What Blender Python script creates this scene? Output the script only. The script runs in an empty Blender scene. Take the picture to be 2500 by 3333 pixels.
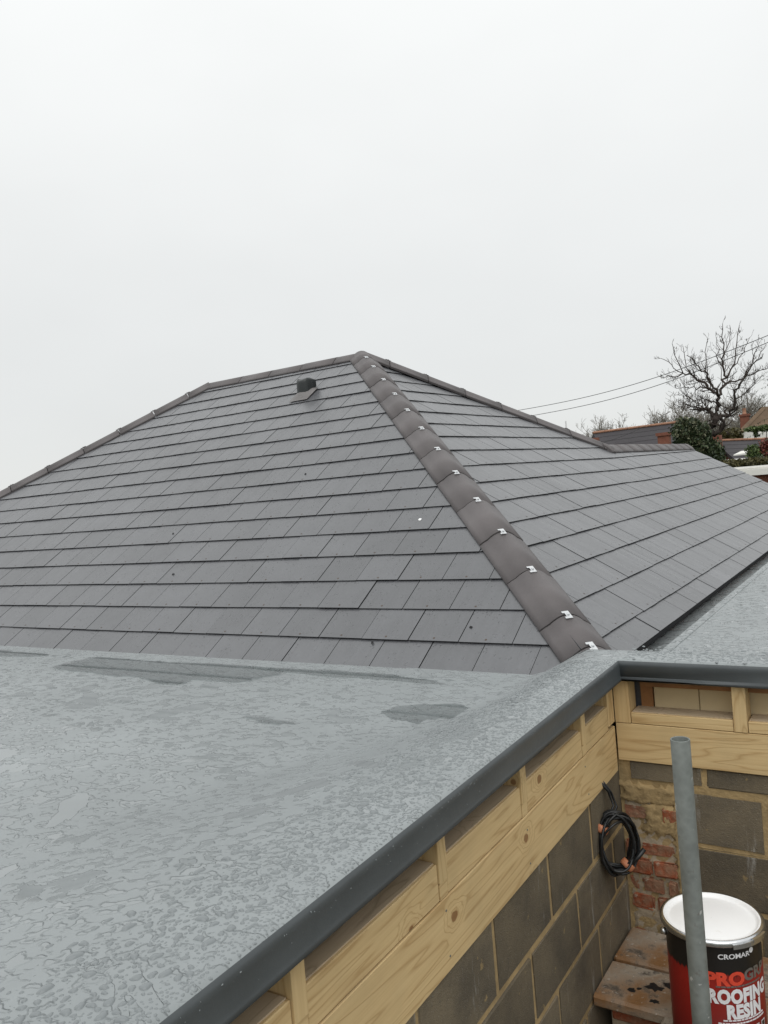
import bpy, bmesh, math, random
import numpy as np
from mathutils import Vector, Matrix

random.seed(11)
SC = bpy.context.scene
COL = SC.collection
R = math.radians
CZ = 3.4                                     # camera height above the ground

# ------------------------------------------------------------------ camera
FPX, CX, CY = 2643.6, 1250.0, 1666.5         # focal length and centre for a 2500 x 3333 frame
YAW, PITCH, ROLL = -0.5808, -0.0286, -0.0874
fw = Vector((math.sin(YAW)*math.cos(PITCH), math.cos(YAW)*math.cos(PITCH), math.sin(PITCH)))
r0 = Vector((math.cos(YAW), -math.sin(YAW), 0)); u0 = r0.cross(fw)
rt = r0*math.cos(ROLL) + u0*math.sin(ROLL)
up = u0*math.cos(ROLL) - r0*math.sin(ROLL)
cam = bpy.data.cameras.new('camera'); cam_o = bpy.data.objects.new('camera', cam); COL.objects.link(cam_o)
m = Matrix.Identity(4)
for i in range(3):
    m[i][0], m[i][1], m[i][2] = rt[i], up[i], -fw[i]
m[2][3] = CZ
cam_o.matrix_world = m
cam.sensor_fit = 'VERTICAL'; cam.sensor_height = 36.0; cam.lens = 36.0*FPX/3333.0
cam.clip_start = 0.05; cam.clip_end = 2000
SC.camera = cam_o

# ------------------------------------------------------------------ sky, sun, exposure
SUN_EL, SUN_AZ = R(58), R(150)               # azimuth from +Y clockwise
W = bpy.data.worlds.new('World'); SC.world = W; W.use_nodes = True
wt = W.node_tree; wt.nodes.clear()
def wn(t, **k):
    n = wt.nodes.new(t)
    for a, b in k.items(): setattr(n, a, b)
    return n
sky = wn('ShaderNodeTexSky', sky_type='NISHITA', sun_disc=False, sun_elevation=SUN_EL, sun_rotation=SUN_AZ)
skm = wn('ShaderNodeVectorMath', operation='SCALE'); skm.inputs['Scale'].default_value = 0.09
tc = wn('ShaderNodeTexCoord'); sx = wn('ShaderNodeSeparateXYZ')
rmp = wn('ShaderNodeMapRange', interpolation_type='SMOOTHSTEP'); rmp.inputs['From Min'].default_value = -0.05; rmp.inputs['From Max'].default_value = 1.0
rmp.inputs['To Min'].default_value = 0.80; rmp.inputs['To Max'].default_value = 1.22
mpn = wn('ShaderNodeMapping'); mpn.inputs['Scale'].default_value = (1, 1, 2.2)
ns = wn('ShaderNodeTexNoise'); ns.inputs['Scale'].default_value = 1.5; ns.inputs['Detail'].default_value = 4
nr_ = wn('ShaderNodeMapRange'); nr_.inputs['From Min'].default_value = .3; nr_.inputs['From Max'].default_value = .7
nr_.inputs['To Min'].default_value = .955; nr_.inputs['To Max'].default_value = 1.045
ml = wn('ShaderNodeMath', operation='MULTIPLY')
tint = wn('ShaderNodeVectorMath', operation='SCALE'); tint.inputs[0].default_value = (0.985, 1.0, 0.99)
mx = wn('ShaderNodeMix', data_type='RGBA'); mx.inputs['Factor'].default_value = 0.93
bg = wn('ShaderNodeBackground'); bg.inputs['Strength'].default_value = 1.0
wo = wn('ShaderNodeOutputWorld')
L = wt.links.new
L(tc.outputs['Generated'], sx.inputs[0]); L(sx.outputs['Z'], rmp.inputs['Value'])
L(tc.outputs['Generated'], mpn.inputs[0]); L(mpn.outputs[0], ns.inputs['Vector']); L(ns.outputs['Fac'], nr_.inputs['Value'])
L(rmp.outputs[0], ml.inputs[0]); L(nr_.outputs[0], ml.inputs[1]); L(ml.outputs[0], tint.inputs['Scale'])
L(sky.outputs[0], skm.inputs[0]); L(skm.outputs[0], mx.inputs['A']); L(tint.outputs[0], mx.inputs['B'])
L(mx.outputs['Result'], bg.inputs['Color']); L(bg.outputs[0], wo.inputs[0])
sun = bpy.data.lights.new('sun', 'SUN'); sun.energy = 1.0; sun.angle = R(50); sun.color = (1, .985, .96)
sun_o = bpy.data.objects.new('sun', sun); COL.objects.link(sun_o)
sd = Vector((math.sin(SUN_AZ)*math.cos(SUN_EL), math.cos(SUN_AZ)*math.cos(SUN_EL), math.sin(SUN_EL)))
sun_o.rotation_euler = sd.to_track_quat('Z', 'Y').to_euler(); sun_o.location = (0, 0, 30)
SC.view_settings.view_transform = 'Standard'; SC.view_settings.look = 'None'
SC.view_settings.exposure = 0.0; SC.view_settings.gamma = 1.0
SC.cycles.max_bounces = 6; SC.cycles.transparent_max_bounces = 12

# ------------------------------------------------------------------ helpers
def at(px, py, d):
    """point at horizontal-ish depth d metres in front of the camera on the ray of a pixel of the 2500x3333 frame"""
    v = fw + rt*((px-CX)/FPX) - up*((py-CY)/FPX)
    return v*d + Vector((0, 0, CZ))
def A(ax, ay, d): return at(1700+ax*.4822, 1000+ay*.4822, d)

def link(name, me, parent=None, loc=None):
    o = bpy.data.objects.new(name, me); COL.objects.link(o)
    if parent is not None: o.parent = parent
    if loc is not None: o.location = loc
    return o
def empty(name, loc, label, cat, group=None):
    o = link(name, None, None, loc); o.empty_display_size = .1
    return tag(o, label, cat, group)
def tag(o, label=None, cat=None, group=None, kind=None):
    if label: o['label'] = label
    if cat: o['category'] = cat
    if group: o['group'] = group
    if kind: o['kind'] = kind
    return o
def mesh(name, verts, faces, mat, smooth=False, mats=None, midx=None):
    me = bpy.data.meshes.new(name); me.from_pydata([tuple(v) for v in verts], [], faces)
    for mm in (mats or [mat]): me.materials.append(mm)
    if midx: me.polygons.foreach_set('material_index', midx)
    if smooth: me.polygons.foreach_set('use_smooth', [True]*len(me.polygons))
    me.update(); return me
def rel(parent, p):                           # world point into the frame of an unrotated parent
    q = Vector(p)
    while parent is not None:
        q = q - parent.location; parent = parent.parent
    return q
def box_mesh(name, sx_, sy_, sz_, mat, bev=0.0, jit=0.0, seg=1, rnd=random):
    bm = bmesh.new(); bmesh.ops.create_cube(bm, size=1)
    for v in bm.verts: v.co = Vector((v.co.x*sx_, v.co.y*sy_, v.co.z*sz_))
    if bev: bmesh.ops.bevel(bm, geom=bm.edges[:], offset=bev, segments=seg, affect='EDGES')
    if jit:
        for v in bm.verts: v.co += Vector((rnd.uniform(-jit, jit), rnd.uniform(-jit, jit), rnd.uniform(-jit, jit)))
    me = bpy.data.meshes.new(name); bm.to_mesh(me); bm.free(); me.materials.append(mat); return me
def box(name, a, b, mat, parent=None, bev=0.0, axis=None, **k):
    """box between two world corners; its local x runs along 'axis' so that grain follows the length"""
    a, b = Vector(a), Vector(b); s = Vector([abs(b[i]-a[i]) for i in range(3)]); c = (a+b)/2
    rot = (0, 0, 0)
    if axis == 'y': s = Vector((s.y, s.x, s.z)); rot = (0, 0, R(90))
    elif axis == 'z': s = Vector((s.z, s.y, s.x)); rot = (0, R(90), 0)
    me = box_mesh(name, s.x, s.y, s.z, mat, bev, **k)
    o = link(name, me, parent, rel(parent, c)); o.rotation_euler = rot
    return o
class Tubes:
    def __init__(s): s.v, s.f = [], []
    def add(s, pts, rad, sides=5, cap=True):
        base0 = len(s.v); n = len(pts); ref = Vector((.31, .17, .93))
        for i, p in enumerate(pts):
            t = (pts[min(i+1, n-1)] - pts[max(i-1, 0)])
            if t.length < 1e-9: t = Vector((0, 0, 1))
            t.normalize(); a = t.cross(ref)
            if a.length < 1e-3: a = t.cross(Vector((1, 0, 0)))
            a.normalize(); b = t.cross(a)
            rr = rad[i] if hasattr(rad, '__len__') else rad
            for k in range(sides):
                an = 2*math.pi*k/sides
                s.v.append(p + a*(math.cos(an)*rr) + b*(math.sin(an)*rr))
        for i in range(n-1):
            for k in range(sides):
                k2 = (k+1) % sides
                s.f.append((base0+i*sides+k, base0+i*sides+k2, base0+(i+1)*sides+k2, base0+(i+1)*sides+k))
        if cap:
            s.f.append(tuple(base0+k for k in range(sides))[::-1]); s.f.append(tuple(base0+(n-1)*sides+k for k in range(sides)))
    def mesh(s, name, mat, origin=Vector((0, 0, 0)), smooth=True):
        return mesh(name, [v-origin for v in s.v], s.f, mat, smooth)

def lathe(profile, n=40):
    V = []; F = []; k = len(profile)
    for i in range(n):
        a = 2*math.pi*i/n
        for r_, z in profile: V.append((r_*math.cos(a), r_*math.sin(a), z))
    for i in range(n):
        j = (i+1) % n
        for q in range(k-1): F.append((i*k+q, j*k+q, j*k+q+1, i*k+q+1))
    return V, F

# ------------------------------------------------------------------ materials
class NT:
    def __init__(s, name):
        s.m = bpy.data.materials.new(name); s.m.use_nodes = True; s.t = s.m.node_tree
        s.b = s.t.nodes['Principled BSDF']; s.out = s.t.nodes['Material Output']
    def n(s, t, ins=None, **k):
        x = s.t.nodes.new(t)
        for a, b in k.items(): setattr(x, a, b)
        for a, b in (ins or {}).items(): s.set(x.inputs[a], b)
        return x
    def set(s, sock, val):
        if isinstance(val, bpy.types.NodeSocket): s.t.links.new(val, sock)
        elif isinstance(val, bpy.types.Node): s.t.links.new(val.outputs[0], sock)
        else: sock.default_value = val
    def math(s, op, a, b=None, c=None):
        x = s.n('ShaderNodeMath', operation=op); s.set(x.inputs[0], a)
        if b is not None: s.set(x.inputs[1], b)
        if c is not None: s.set(x.inputs[2], c)
        return x.outputs[0]
    def coords(s, scale=(1, 1, 1), kind='Object', off=None):
        t = s.n('ShaderNodeTexCoord'); mp = s.n('ShaderNodeMapping'); s.set(mp.inputs[0], t.outputs[kind]); mp.inputs['Scale'].default_value = scale
        if off is not None: s.set(mp.inputs['Location'], off)
        return mp.outputs[0]
    def noise(s, vec, scale, detail=3, rough=.5, dist=0):
        x = s.n('ShaderNodeTexNoise', {'Scale': scale, 'Detail': detail, 'Roughness': rough, 'Distortion': dist}); s.set(x.inputs['Vector'], vec); return x.outputs['Fac']
    def rng(s, v, a, b, c=0., d=1., smooth=False):
        x = s.n('ShaderNodeMapRange', {'From Min': a, 'From Max': b, 'To Min': c, 'To Max': d}); s.set(x.inputs['Value'], v)
        if smooth: x.interpolation_type = 'SMOOTHSTEP'
        return x.outputs[0]
    def mix(s, f, a, b, mode='MIX'):
        x = s.n('ShaderNodeMix', data_type='RGBA', blend_type=mode); s.set(x.inputs['Factor'], f)
        s.set(x.inputs['A'], a if not isinstance(a, tuple) else a+(1,) if len(a) == 3 else a)
        s.set(x.inputs['B'], b if not isinstance(b, tuple) else b+(1,) if len(b) == 3 else b)
        return x.outputs['Result']
    def col(s, v): s.set(s.b.inputs['Base Color'], v if not isinstance(v, tuple) else v+(1,))
    def bump(s, h, dist, strength=1., normal=None):
        x = s.n('ShaderNodeBump', {'Distance': dist, 'Strength': strength}); s.set(x.inputs['Height'], h)
        if normal is not None: s.set(x.inputs['Normal'], normal)
        s.set(s.b.inputs['Normal'], x.outputs[0]); return x.outputs[0]
    def rand(s): return s.n('ShaderNodeObjectInfo').outputs['Random']
    def island(s): return s.n('ShaderNodeNewGeometry').outputs['Random Per Island']
    def p(s, **k):
        for a, b in k.items(): s.set(s.b.inputs[a.replace('_', ' ')], b)
        return s

def plain(name, col, rough=.7, var=.12, scale=8, bump=0.0, metal=0.0, spec=.5, bscale=None):
    t = NT(name); c = t.coords(); n = t.noise(c, scale, 5, .6)
    k = t.rng(n, .25, .75, 1-var, 1+var)
    t.col(t.mix(1.0, col, t.n('ShaderNodeCombineColor', {0: k, 1: k, 2: k}).outputs[0], 'MULTIPLY'))
    t.p(Roughness=rough, Metallic=metal, Specular_IOR_Level=spec)
    if bump: t.bump(t.noise(c, bscale or scale*4, 4, .6), bump)
    return t.m

# wet fibre-cement slate
t = NT('slate'); geo = t.n('ShaderNodeNewGeometry'); wc = geo.outputs['Position']
n1 = t.noise(wc, 1.1, 4, .6); n2 = t.noise(wc, 70, 3, .6); n3 = t.noise(wc, 6, 4, .65)
rv = t.math('ADD', t.math('MULTIPLY', t.rand(), .5), t.math('MULTIPLY', t.island(), .5))
k = t.math('MULTIPLY', t.math('MULTIPLY', t.rng(n1, .3, .7, .9, 1.1), t.rng(rv, .1, .9, .84, 1.14)), t.math('MULTIPLY', t.rng(n2, .3, .7, .93, 1.07), t.rng(n3, .3, .7, .92, 1.08)))
nsep = t.n('ShaderNodeSeparateXYZ'); t.set(nsep.inputs[0], geo.outputs['True Normal'])
isr = t.rng(nsep.outputs['X'], .2, .3)
mA = t.n('ShaderNodeMapping', {'Scale': (26, 1.6, 1.6)}); t.set(mA.inputs[0], wc); mB = t.n('ShaderNodeMapping', {'Scale': (1.6, 26, 1.6)}); t.set(mB.inputs[0], wc)
sA, sB = t.noise(mA.outputs[0], 1, 4, .65), t.noise(mB.outputs[0], 1, 4, .65)
streak = t.math('ADD', t.math('MULTIPLY', sA, t.math('SUBTRACT', 1., isr)), t.math('MULTIPLY', sB, isr))
k = t.math('MULTIPLY', k, t.rng(streak, .3, .7, .91, 1.09))
t.col(t.mix(1., (.090, .092, .099), t.n('ShaderNodeCombineColor', {0: k, 1: k, 2: k}).outputs[0], 'MULTIPLY'))
# rain drops: small separate beads
vo = t.n('ShaderNodeTexVoronoi', {'Scale': 55.0, 'Randomness': 1.0}); t.set(vo.inputs['Vector'], wc)
dr = t.math('MULTIPLY', t.rng(vo.outputs['Distance'], .12, .30, 1, 0, True), t.rng(t.noise(wc, 21, 2), .50, .60, 0, 1, True))
h = t.math('ADD', dr, t.math('MULTIPLY', n2, .16))
t.bump(h, .0026, .9)
t.p(Roughness=t.rng(streak, .3, .7, .24, .40), Specular_IOR_Level=1.0, IOR=1.52)
M_SLATE = t.m
M_EDGE = plain('slate_cut_edge', (.022, .022, .024), .8, .1, 20)
M_RIVET = plain('copper_rivet', (.10, .075, .06), .5, .2, 40, metal=.6)
M_UNDER = plain('roof_underlay', (.02, .02, .022), .9)
# hip and ridge tiles: smoother, slightly brown concrete
t = NT('ridge_concrete'); c = t.n('ShaderNodeNewGeometry').outputs['Position']
n = t.noise(c, 3, 5, .6); n2 = t.noise(c, 160, 3, .6); k = t.math('MULTIPLY', t.rng(n, .3, .7, .88, 1.1), t.math('MULTIPLY', t.rng(t.rand(), 0, 1, .92, 1.06), t.rng(n2, .3, .7, .95, 1.05)))
t.col(t.mix(1., (.122, .110, .110), t.n('ShaderNodeCombineColor', {0: k, 1: k, 2: k}).outputs[0], 'MULTIPLY'))
t.p(Roughness=.55, Specular_IOR_Level=.35); t.bump(n2, .001, .7); M_RIDGE = t.m
M_CLIP = plain('stainless_clip', (.72, .73, .74), .34, .1, 60, metal=1.0)

def grp(name, base, drops=True):
    """resin coating under rain: film, beads and runs of water as fine relief"""
    t = NT(name); c = t.n('ShaderNodeNewGeometry').outputs['Position']
    fl = t.n('ShaderNodeMapping', {'Scale': (1, 1, .2)}); t.set(fl.inputs[0], c); c2 = fl.outputs[0]
    big = t.noise(c2, .9, 3, .55, .4)
    k = t.math('MULTIPLY', t.rng(big, .3, .7, .94, 1.06), t.rng(t.noise(c2, 5, 4, .6), .3, .7, .95, 1.05))
    st = t.n('ShaderNodeMapping', {'Scale': (1., 1.35, 1.), 'Rotation': (0, 0, R(20))}); t.set(st.inputs[0], c)
    w2 = t.rng(t.noise(c2, 4.2, 4, .6, .5), .60, .612, 0, 1, True)                      # broad smooth sheets of water
    zone = t.rng(t.noise(c2, 1.25, 2, .5), .38, .62, -.06, .06)                        # wetter and drier zones
    q1 = t.math('ADD', t.noise(st.outputs[0], 13, 3, .5, .4), zone); w1 = t.rng(q1, .592, .612, 0, 1, True)     # torn patches
    q3 = t.math('ADD', t.noise(st.outputs[0], 27, 1, .45, .3), t.math('MULTIPLY', zone, -.9)); w3 = t.rng(q3, .585, .645, 0, 1, True)   # merged beads
    hgt = t.math('MAXIMUM', t.math('MAXIMUM', t.rng(q1, .565, .645, 0, 1, True), w2), t.rng(q3, .54, .68, 0, 1, True))
    wet = t.math('MAXIMUM', t.math('MAXIMUM', w1, w2), w3)
    fine = t.noise(c, 160, 2, .5)
    k = t.math('MULTIPLY', k, t.math('SUBTRACT', 1., t.math('MULTIPLY', wet, .05)))
    t.col(t.mix(1., base, t.n('ShaderNodeCombineColor', {0: k, 1: k, 2: k}).outputs[0], 'MULTIPLY'))
    t.bump(t.math('ADD', hgt, t.math('MULTIPLY', t.math('MULTIPLY', fine, t.math('SUBTRACT', 1., wet)), .05)), .0046, .9)
    t.p(Roughness=t.math('ADD', .04, t.math('MULTIPLY', t.math('SUBTRACT', 1., wet), .33)), Specular_IOR_Level=.5, IOR=1.38)
    return t.m
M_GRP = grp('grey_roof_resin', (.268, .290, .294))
M_RESIN_SHADED = plain('grey_resin_shaded', (.062, .071, .075), .42, .14, 5, bump=.0008, bscale=30)  # roof resin again, darkened so its colour carries the shade of upright faces
# water lying in puddles
t = NT('water'); t.t.nodes.remove(t.b)
fr = t.n('ShaderNodeFresnel', {'IOR': 1.34}); tr = t.n('ShaderNodeBsdfTransparent', {'Color': (.98, .99, .99, 1)}); gl = t.n('ShaderNodeBsdfGlossy', {'Roughness': .015})
mxs = t.n('ShaderNodeMixShader'); t.set(mxs.inputs[0], fr.outputs[0]); t.set(mxs.inputs[1], tr.outputs[0]); t.set(mxs.inputs[2], gl.outputs[0]); t.set(t.out.inputs[0], mxs.outputs[0])
M_WATER = t.m

def wood(name, light, dark, knots=True):
    t = NT(name); ran = t.n('ShaderNodeObjectInfo').outputs['Random']
    off = t.n('ShaderNodeCombineXYZ', {0: t.math('MULTIPLY', ran, 17.), 1: t.math('MULTIPLY', ran, 5.3), 2: t.math('MULTIPLY', ran, 3.1)}).outputs[0]
    c = t.coords((1, 1, 1), 'Object', off)
    st = t.n('ShaderNodeMapping', {'Scale': (.55, 6., 6.)}); t.set(st.inputs[0], c)
    sp = t.n('ShaderNodeSeparateXYZ'); t.set(sp.inputs[0], c)
    k2 = t.n('ShaderNodeCombineXYZ', {0: t.math('MULTIPLY', sp.outputs['X'], .8), 1: sp.outputs['Z']}).outputs[0]
    vo = t.n('ShaderNodeTexVoronoi', {'Scale': 4.6, 'Randomness': 1.0}, voronoi_dimensions='2D'); t.set(vo.inputs['Vector'], k2)
    dist = t.math('ADD', vo.outputs['Distance'], t.math('MULTIPLY', t.math('SUBTRACT', t.noise(c, 22, 3), .5), .13))
    csep = t.n('ShaderNodeSeparateColor'); t.set(csep.inputs[0], vo.outputs['Color'])
    has = t.rng(csep.outputs[0], .35, .36); rad_ = t.rng(csep.outputs[1], 0, 1, .035, .085)
    knot = t.math('MULTIPLY', has, t.rng(t.math('SUBTRACT', dist, rad_), -.012, .012, 1, 0, True))
    halo = t.math('MULTIPLY', has, t.rng(dist, .05, .30, 1, 0, True))
    warp = t.math('ADD', t.noise(st.outputs[0], 1.3, 3, .5, .5), t.math('MULTIPLY', halo, .22))
    fib = t.n('ShaderNodeMapping', {'Scale': (3., 120., 120.)}); t.set(fib.inputs[0], c)
    rings = t.math('FRACT', t.math('MULTIPLY', warp, 11.))
    line = t.math('POWER', t.rng(t.math('ABSOLUTE', t.math('SUBTRACT', rings, .5)), .25, .5, 0, 1), 2.2)
    hr = t.math('POWER', t.math('ABSOLUTE', t.math('SINE', t.math('MULTIPLY', dist, 90.))), 4.)
    col = t.mix(t.math('MULTIPLY', line, .62), light, dark)
    col = t.mix(t.rng(t.noise(fib.outputs[0], 1, 3, .6), .35, .7, 0, .28), col, dark)
    col = t.mix(t.rng(t.noise(c, 3.1, 4, .6), .50, .75, 0, .30), col, (.34, .27, .15))     # damp, faint green treatment
    if knots:
        col = t.mix(t.math('MULTIPLY', t.math('MULTIPLY', t.math('POWER', halo, 2.), hr), .18), col, dark)
        col = t.mix(t.math('MULTIPLY', knot, .8), col, (.21, .095, .035))
    t.col(col); t.p(Roughness=.68, Specular_IOR_Level=.3)
    t.bump(t.math('ADD', line, t.noise(fib.outputs[0], 1, 2)), .0006, .6)
    return t.m
M_WOOD = wood('treated_pine', (.66, .49, .255), (.40, .245, .10))
M_WOODTOP = wood('rough_sawn_dusty', (.50, .395, .275), (.30, .23, .155), False)
M_BOARD = plain('cream_board', (.56, .45, .27), .75, .10, 6, .0008)
M_BROWN = plain('stained_batten', (.27, .125, .045), .7, .25, 12, .001)
t = NT('concrete_block'); c = t.coords(); n = t.noise(c, 5, 5, .6); n2 = t.noise(c, 60, 4, .7); n3 = t.noise(c, 240, 2)
rr = t.rng(t.rand(), 0, 1, .84, 1.14)
col = t.mix(t.rng(n, .35, .7, 0, 1), (.125, .106, .078), (.195, .160, .108))
col = t.mix(t.rng(n2, .58, .72, 0, .6), col, (.07, .066, .06)); col = t.mix(t.rng(n3, .66, .74, 0, .55), col, (.42, .40, .36))
stc = t.n('ShaderNodeMapping', {'Scale': (7., 7., 1.1)}); t.set(stc.inputs[0], t.n('ShaderNodeNewGeometry').outputs['Position'])
col = t.mix(t.rng(t.noise(t.n('ShaderNodeNewGeometry').outputs['Position'], 3.1, 5, .65), .52, .68, 0, .55), col, (.085, .074, .058))   # damp
col = t.mix(t.rng(t.noise(stc.outputs[0], 1.6, 6, .7), .60, .72, 0, .7), col, (.46, .45, .42))   # lime runs
col = t.mix(t.rng(t.noise(t.n('ShaderNodeNewGeometry').outputs['Position'], 22, 3, .6), .68, .72, 0, .6), col, (.37, .27, .13))   # mortar snots
t.col(t.mix(1., col, t.n('ShaderNodeCombineColor', {0: rr, 1: rr, 2: rr}).outputs[0], 'MULTIPLY')); t.p(Roughness=.92, Specular_IOR_Level=.2)
t.bump(t.math('ADD', n2, t.math('MULTIPLY', n3, .5)), .004, .8); M_BLOCK = t.m
M_MORTAR = plain('sandy_mortar', (.37, .265, .13), .95, .28, 14, .006, bscale=45)
t = NT('old_brick'); c = t.coords(); n = t.noise(c, 14, 5, .65); n2 = t.noise(c, 45, 4, .7)
ob = t.rand(); col = t.mix(ob, (.34, .085, .035), (.26, .13, .08)); col = t.mix(t.rng(n, .45, .65, 0, .75), col, (.30, .20, .13))
col = t.mix(t.rng(n2, .60, .70, 0, .7), col, (.50, .42, .33)); t.col(col); t.p(Roughness=.9, Specular_IOR_Level=.2); t.bump(t.math('ADD', n, n2), .008, .9); M_BRICK = t.m
M_LIME = plain('lime_mortar', (.38, .31, .22), .95, .3, 20, .006, bscale=50)
t = NT('galvanised_steel'); c = t.coords(); vo = t.n('ShaderNodeTexVoronoi', {'Scale': 55.0}); t.set(vo.inputs['Vector'], c)
n = t.noise(c, 9, 5, .65); k = t.math('MULTIPLY', t.rng(n, .3, .7, .72, 1.15), t.rng(vo.outputs['Distance'], 0, .7, .9, 1.1))
col = t.mix(1., (.185, .200, .187), t.n('ShaderNodeCombineColor', {0: k, 1: k, 2: k}).outputs[0], 'MULTIPLY')
col = t.mix(t.rng(t.noise(c, 26, 4, .7), .63, .72, 0, .7), col, (.12, .105, .09)); col = t.mix(t.rng(t.noise(c, 38, 3, .6), .66, .72, 0, .6), col, (.55, .55, .53))
t.col(col); t.p(Metallic=.35, Roughness=.58); t.bump(n, .002, .5); M_GALV = t.m
M_BLACKRUB = plain('black_cable', (.012, .013, .014), .38, .2, 20)
M_TAPE = plain('orange_tape', (.52, .20, .10), .5, .15, 30, .001)
t = NT('white_tin_lid'); c = t.coords(); col = t.mix(t.rng(t.noise(c, 18, 4, .65), .62, .70, 0, .35), (.88, .88, .88), (.55, .50, .42)); col = t.mix(t.rng(t.noise(c, 5, 3), .5, .7, 0, .12), col, (.6, .58, .52))
t.col(col); t.p(Roughness=.35); M_WHITE = t.m
M_STEEL = plain('tin_rim_steel', (.62, .63, .64), .25, .1, 30, metal=1.0)
M_VENT = plain('black_vent_plastic', (.016, .02, .02), .42, .2, 20)
M_FLASH = plain('vent_flashing', (.165, .155, .152), .5, .15, 12)
t = NT('stone_slab'); c = t.coords(); n = t.noise(c, 4, 5, .65); n2 = t.noise(c, 16, 5, .7)
col = t.mix(t.rng(n, .38, .6), (.23, .12, .05), (.33, .28, .22)); col = t.mix(t.rng(n2, .52, .66, 0, .85), col, (.06, .05, .04)); col = t.mix(t.rng(t.noise(c, 55, 3), .66, .72, 0, .6), col, (.5, .46, .4))
t.col(col); t.p(Roughness=t.rng(n2, .4, .6, .45, .85), Specular_IOR_Level=.4); t.bump(t.math('ADD', n, n2), .006, .8); M_SLAB = t.m

# ------------------------------------------------------------------ ground
t = NT('ground_soil_grass'); c = t.coords(); n = t.noise(c, .35, 5, .6); n2 = t.noise(c, 6, 5, .7)
t.col(t.mix(t.rng(n2, .35, .65), t.mix(t.rng(n, .4, .6), (.05, .07, .025), (.075, .065, .04)), (.03, .045, .018))); t.p(Roughness=.95); t.bump(n2, .05); M_GROUND = t.m
gv = [(-600, -600, 0), (600, -600, 0), (600, 900, 0), (-600, 900, 0)]
tag(link('ground', mesh('ground', gv, [(0, 1, 2, 3)], M_GROUND)), kind='structure')
M_PATIO = plain('patio_concrete', (.14, .13, .115), .85, .25, 3, .004)
box('paving', (-1.12, -4, .004), (4, 3.36, .04), M_PATIO); bpy.data.objects['paving']['kind'] = 'structure'

# ------------------------------------------------------------------ house with the slate roof
TH = 0.5695; c_, s_ = math.cos(TH), math.sin(TH); G = 0.25185; SW = 0.306
O = Vector((-1.142, 3.487, -0.976+CZ))
VT = 4.48
APX = Vector((-4.875, 7.262, 1.44+CZ)); RDL = Vector((-7.13, 7.262, 1.44+CZ))
house = empty('house', (-6, 8.5, 0), 'house with new grey slate hip roof and brown hip tiles', 'house')
class Face:
    def __init__(s, u, v): s.u, s.v = Vector(u), Vector(v); s.n = s.u.cross(s.v); s.n.normalize(); s.flip = False
LF = Face((-1, 0, 0), (0, c_, s_)); LF.n = Vector((0, -s_, c_))
RF = Face((0, 1, 0), (-c_, 0, s_)); RF.n = Vector((s_, 0, c_))
def warp(f, u, v):
    if f is RF and u > 5.5: v = v*(1+.0105*(u-5.5))
    return u, v
def fp(f, u, v, n=0.0):
    u, v = warp(f, u, v); return O + f.u*u + f.v*v + f.n*n
ua = O.x-APX.x; ul = O.x-RDL.x
LPOLY = [(0, .02), (ua, VT), (ul, VT), (ul+VT*c_, 0.02)]
EV = 2.27
RPOLY = [(.0, .10), (APX.y-O.y, VT-.02), (6.03, EV), (10.12, EV*.96), (10.95, .10)]
def clip_poly(poly, clip):
    """Sutherland-Hodgman: polygon inside a convex-ish clip, clip given clockwise or not"""
    area = sum(clip[i][0]*clip[(i+1) % len(clip)][1]-clip[(i+1) % len(clip)][0]*clip[i][1] for i in range(len(clip)))
    cl = clip if area > 0 else clip[::-1]
    out = poly
    for i in range(len(cl)):
        a, b = cl[i], cl[(i+1) % len(cl)]; inp = out; out = []
        def ins(p): return (b[0]-a[0])*(p[1]-a[1])-(b[1]-a[1])*(p[0]-a[0])
        for j in range(len(inp)):
            p, q = inp[j], inp[(j+1) % len(inp)]; ip, iq = ins(p), ins(q)
            if ip >= 0: out.append(p)
            if (ip >= 0) != (iq >= 0):
                tt = ip/(ip-iq); out.append((p[0]+(q[0]-p[0])*tt, p[1]+(q[1]-p[1])*tt))
        if not out: return []
    return out
def px_of(p):
    q = p - Vector((0, 0, CZ)); d = q.dot(fw)
    if d < .1: return None
    return (CX+FPX*q.dot(rt)/d, CY-FPX*q.dot(up)/d, d)
TILT = .0115
def slate_geo(f, poly, k, dn, rot):
    """slate polygon (u, v) -> verts of a thin slab lying on the course below, tail lifted"""
    v0 = k*G; top, bot = [], []
    for (u, v) in poly:
        n = .0155 - (v-v0)/(G+.06)*TILT + dn
        top.append(fp(f, u, v, n)); bot.append(fp(f, u, v, n-.0058))
    return top, bot
def slab_faces(n, b0=0):
    fs = [tuple(b0+i for i in range(n)), tuple(b0+n+i for i in range(n))[::-1]]
    for i in range(n): j = (i+1) % n; fs.append((b0+i, b0+n+i, b0+n+j, b0+j))
    return fs
RN = random.Random(5)
def rivet_pts(f, u, v, dn, n0):
    pts = [fp(f, u+.007*math.cos(a), v+.007*math.sin(a), n0) for a in [i*math.pi/3 for i in range(6)]]
    return pts
def convex_parts(f):
    if f is LF: return [LPOLY]
    a = RPOLY   # the right slope is not convex where the far hip meets the wing ridge
    return [[a[0], a[1], a[2], (6.03, .10)], [(6.03, .10), a[2], a[3], a[4]]]
ALL = []
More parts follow.
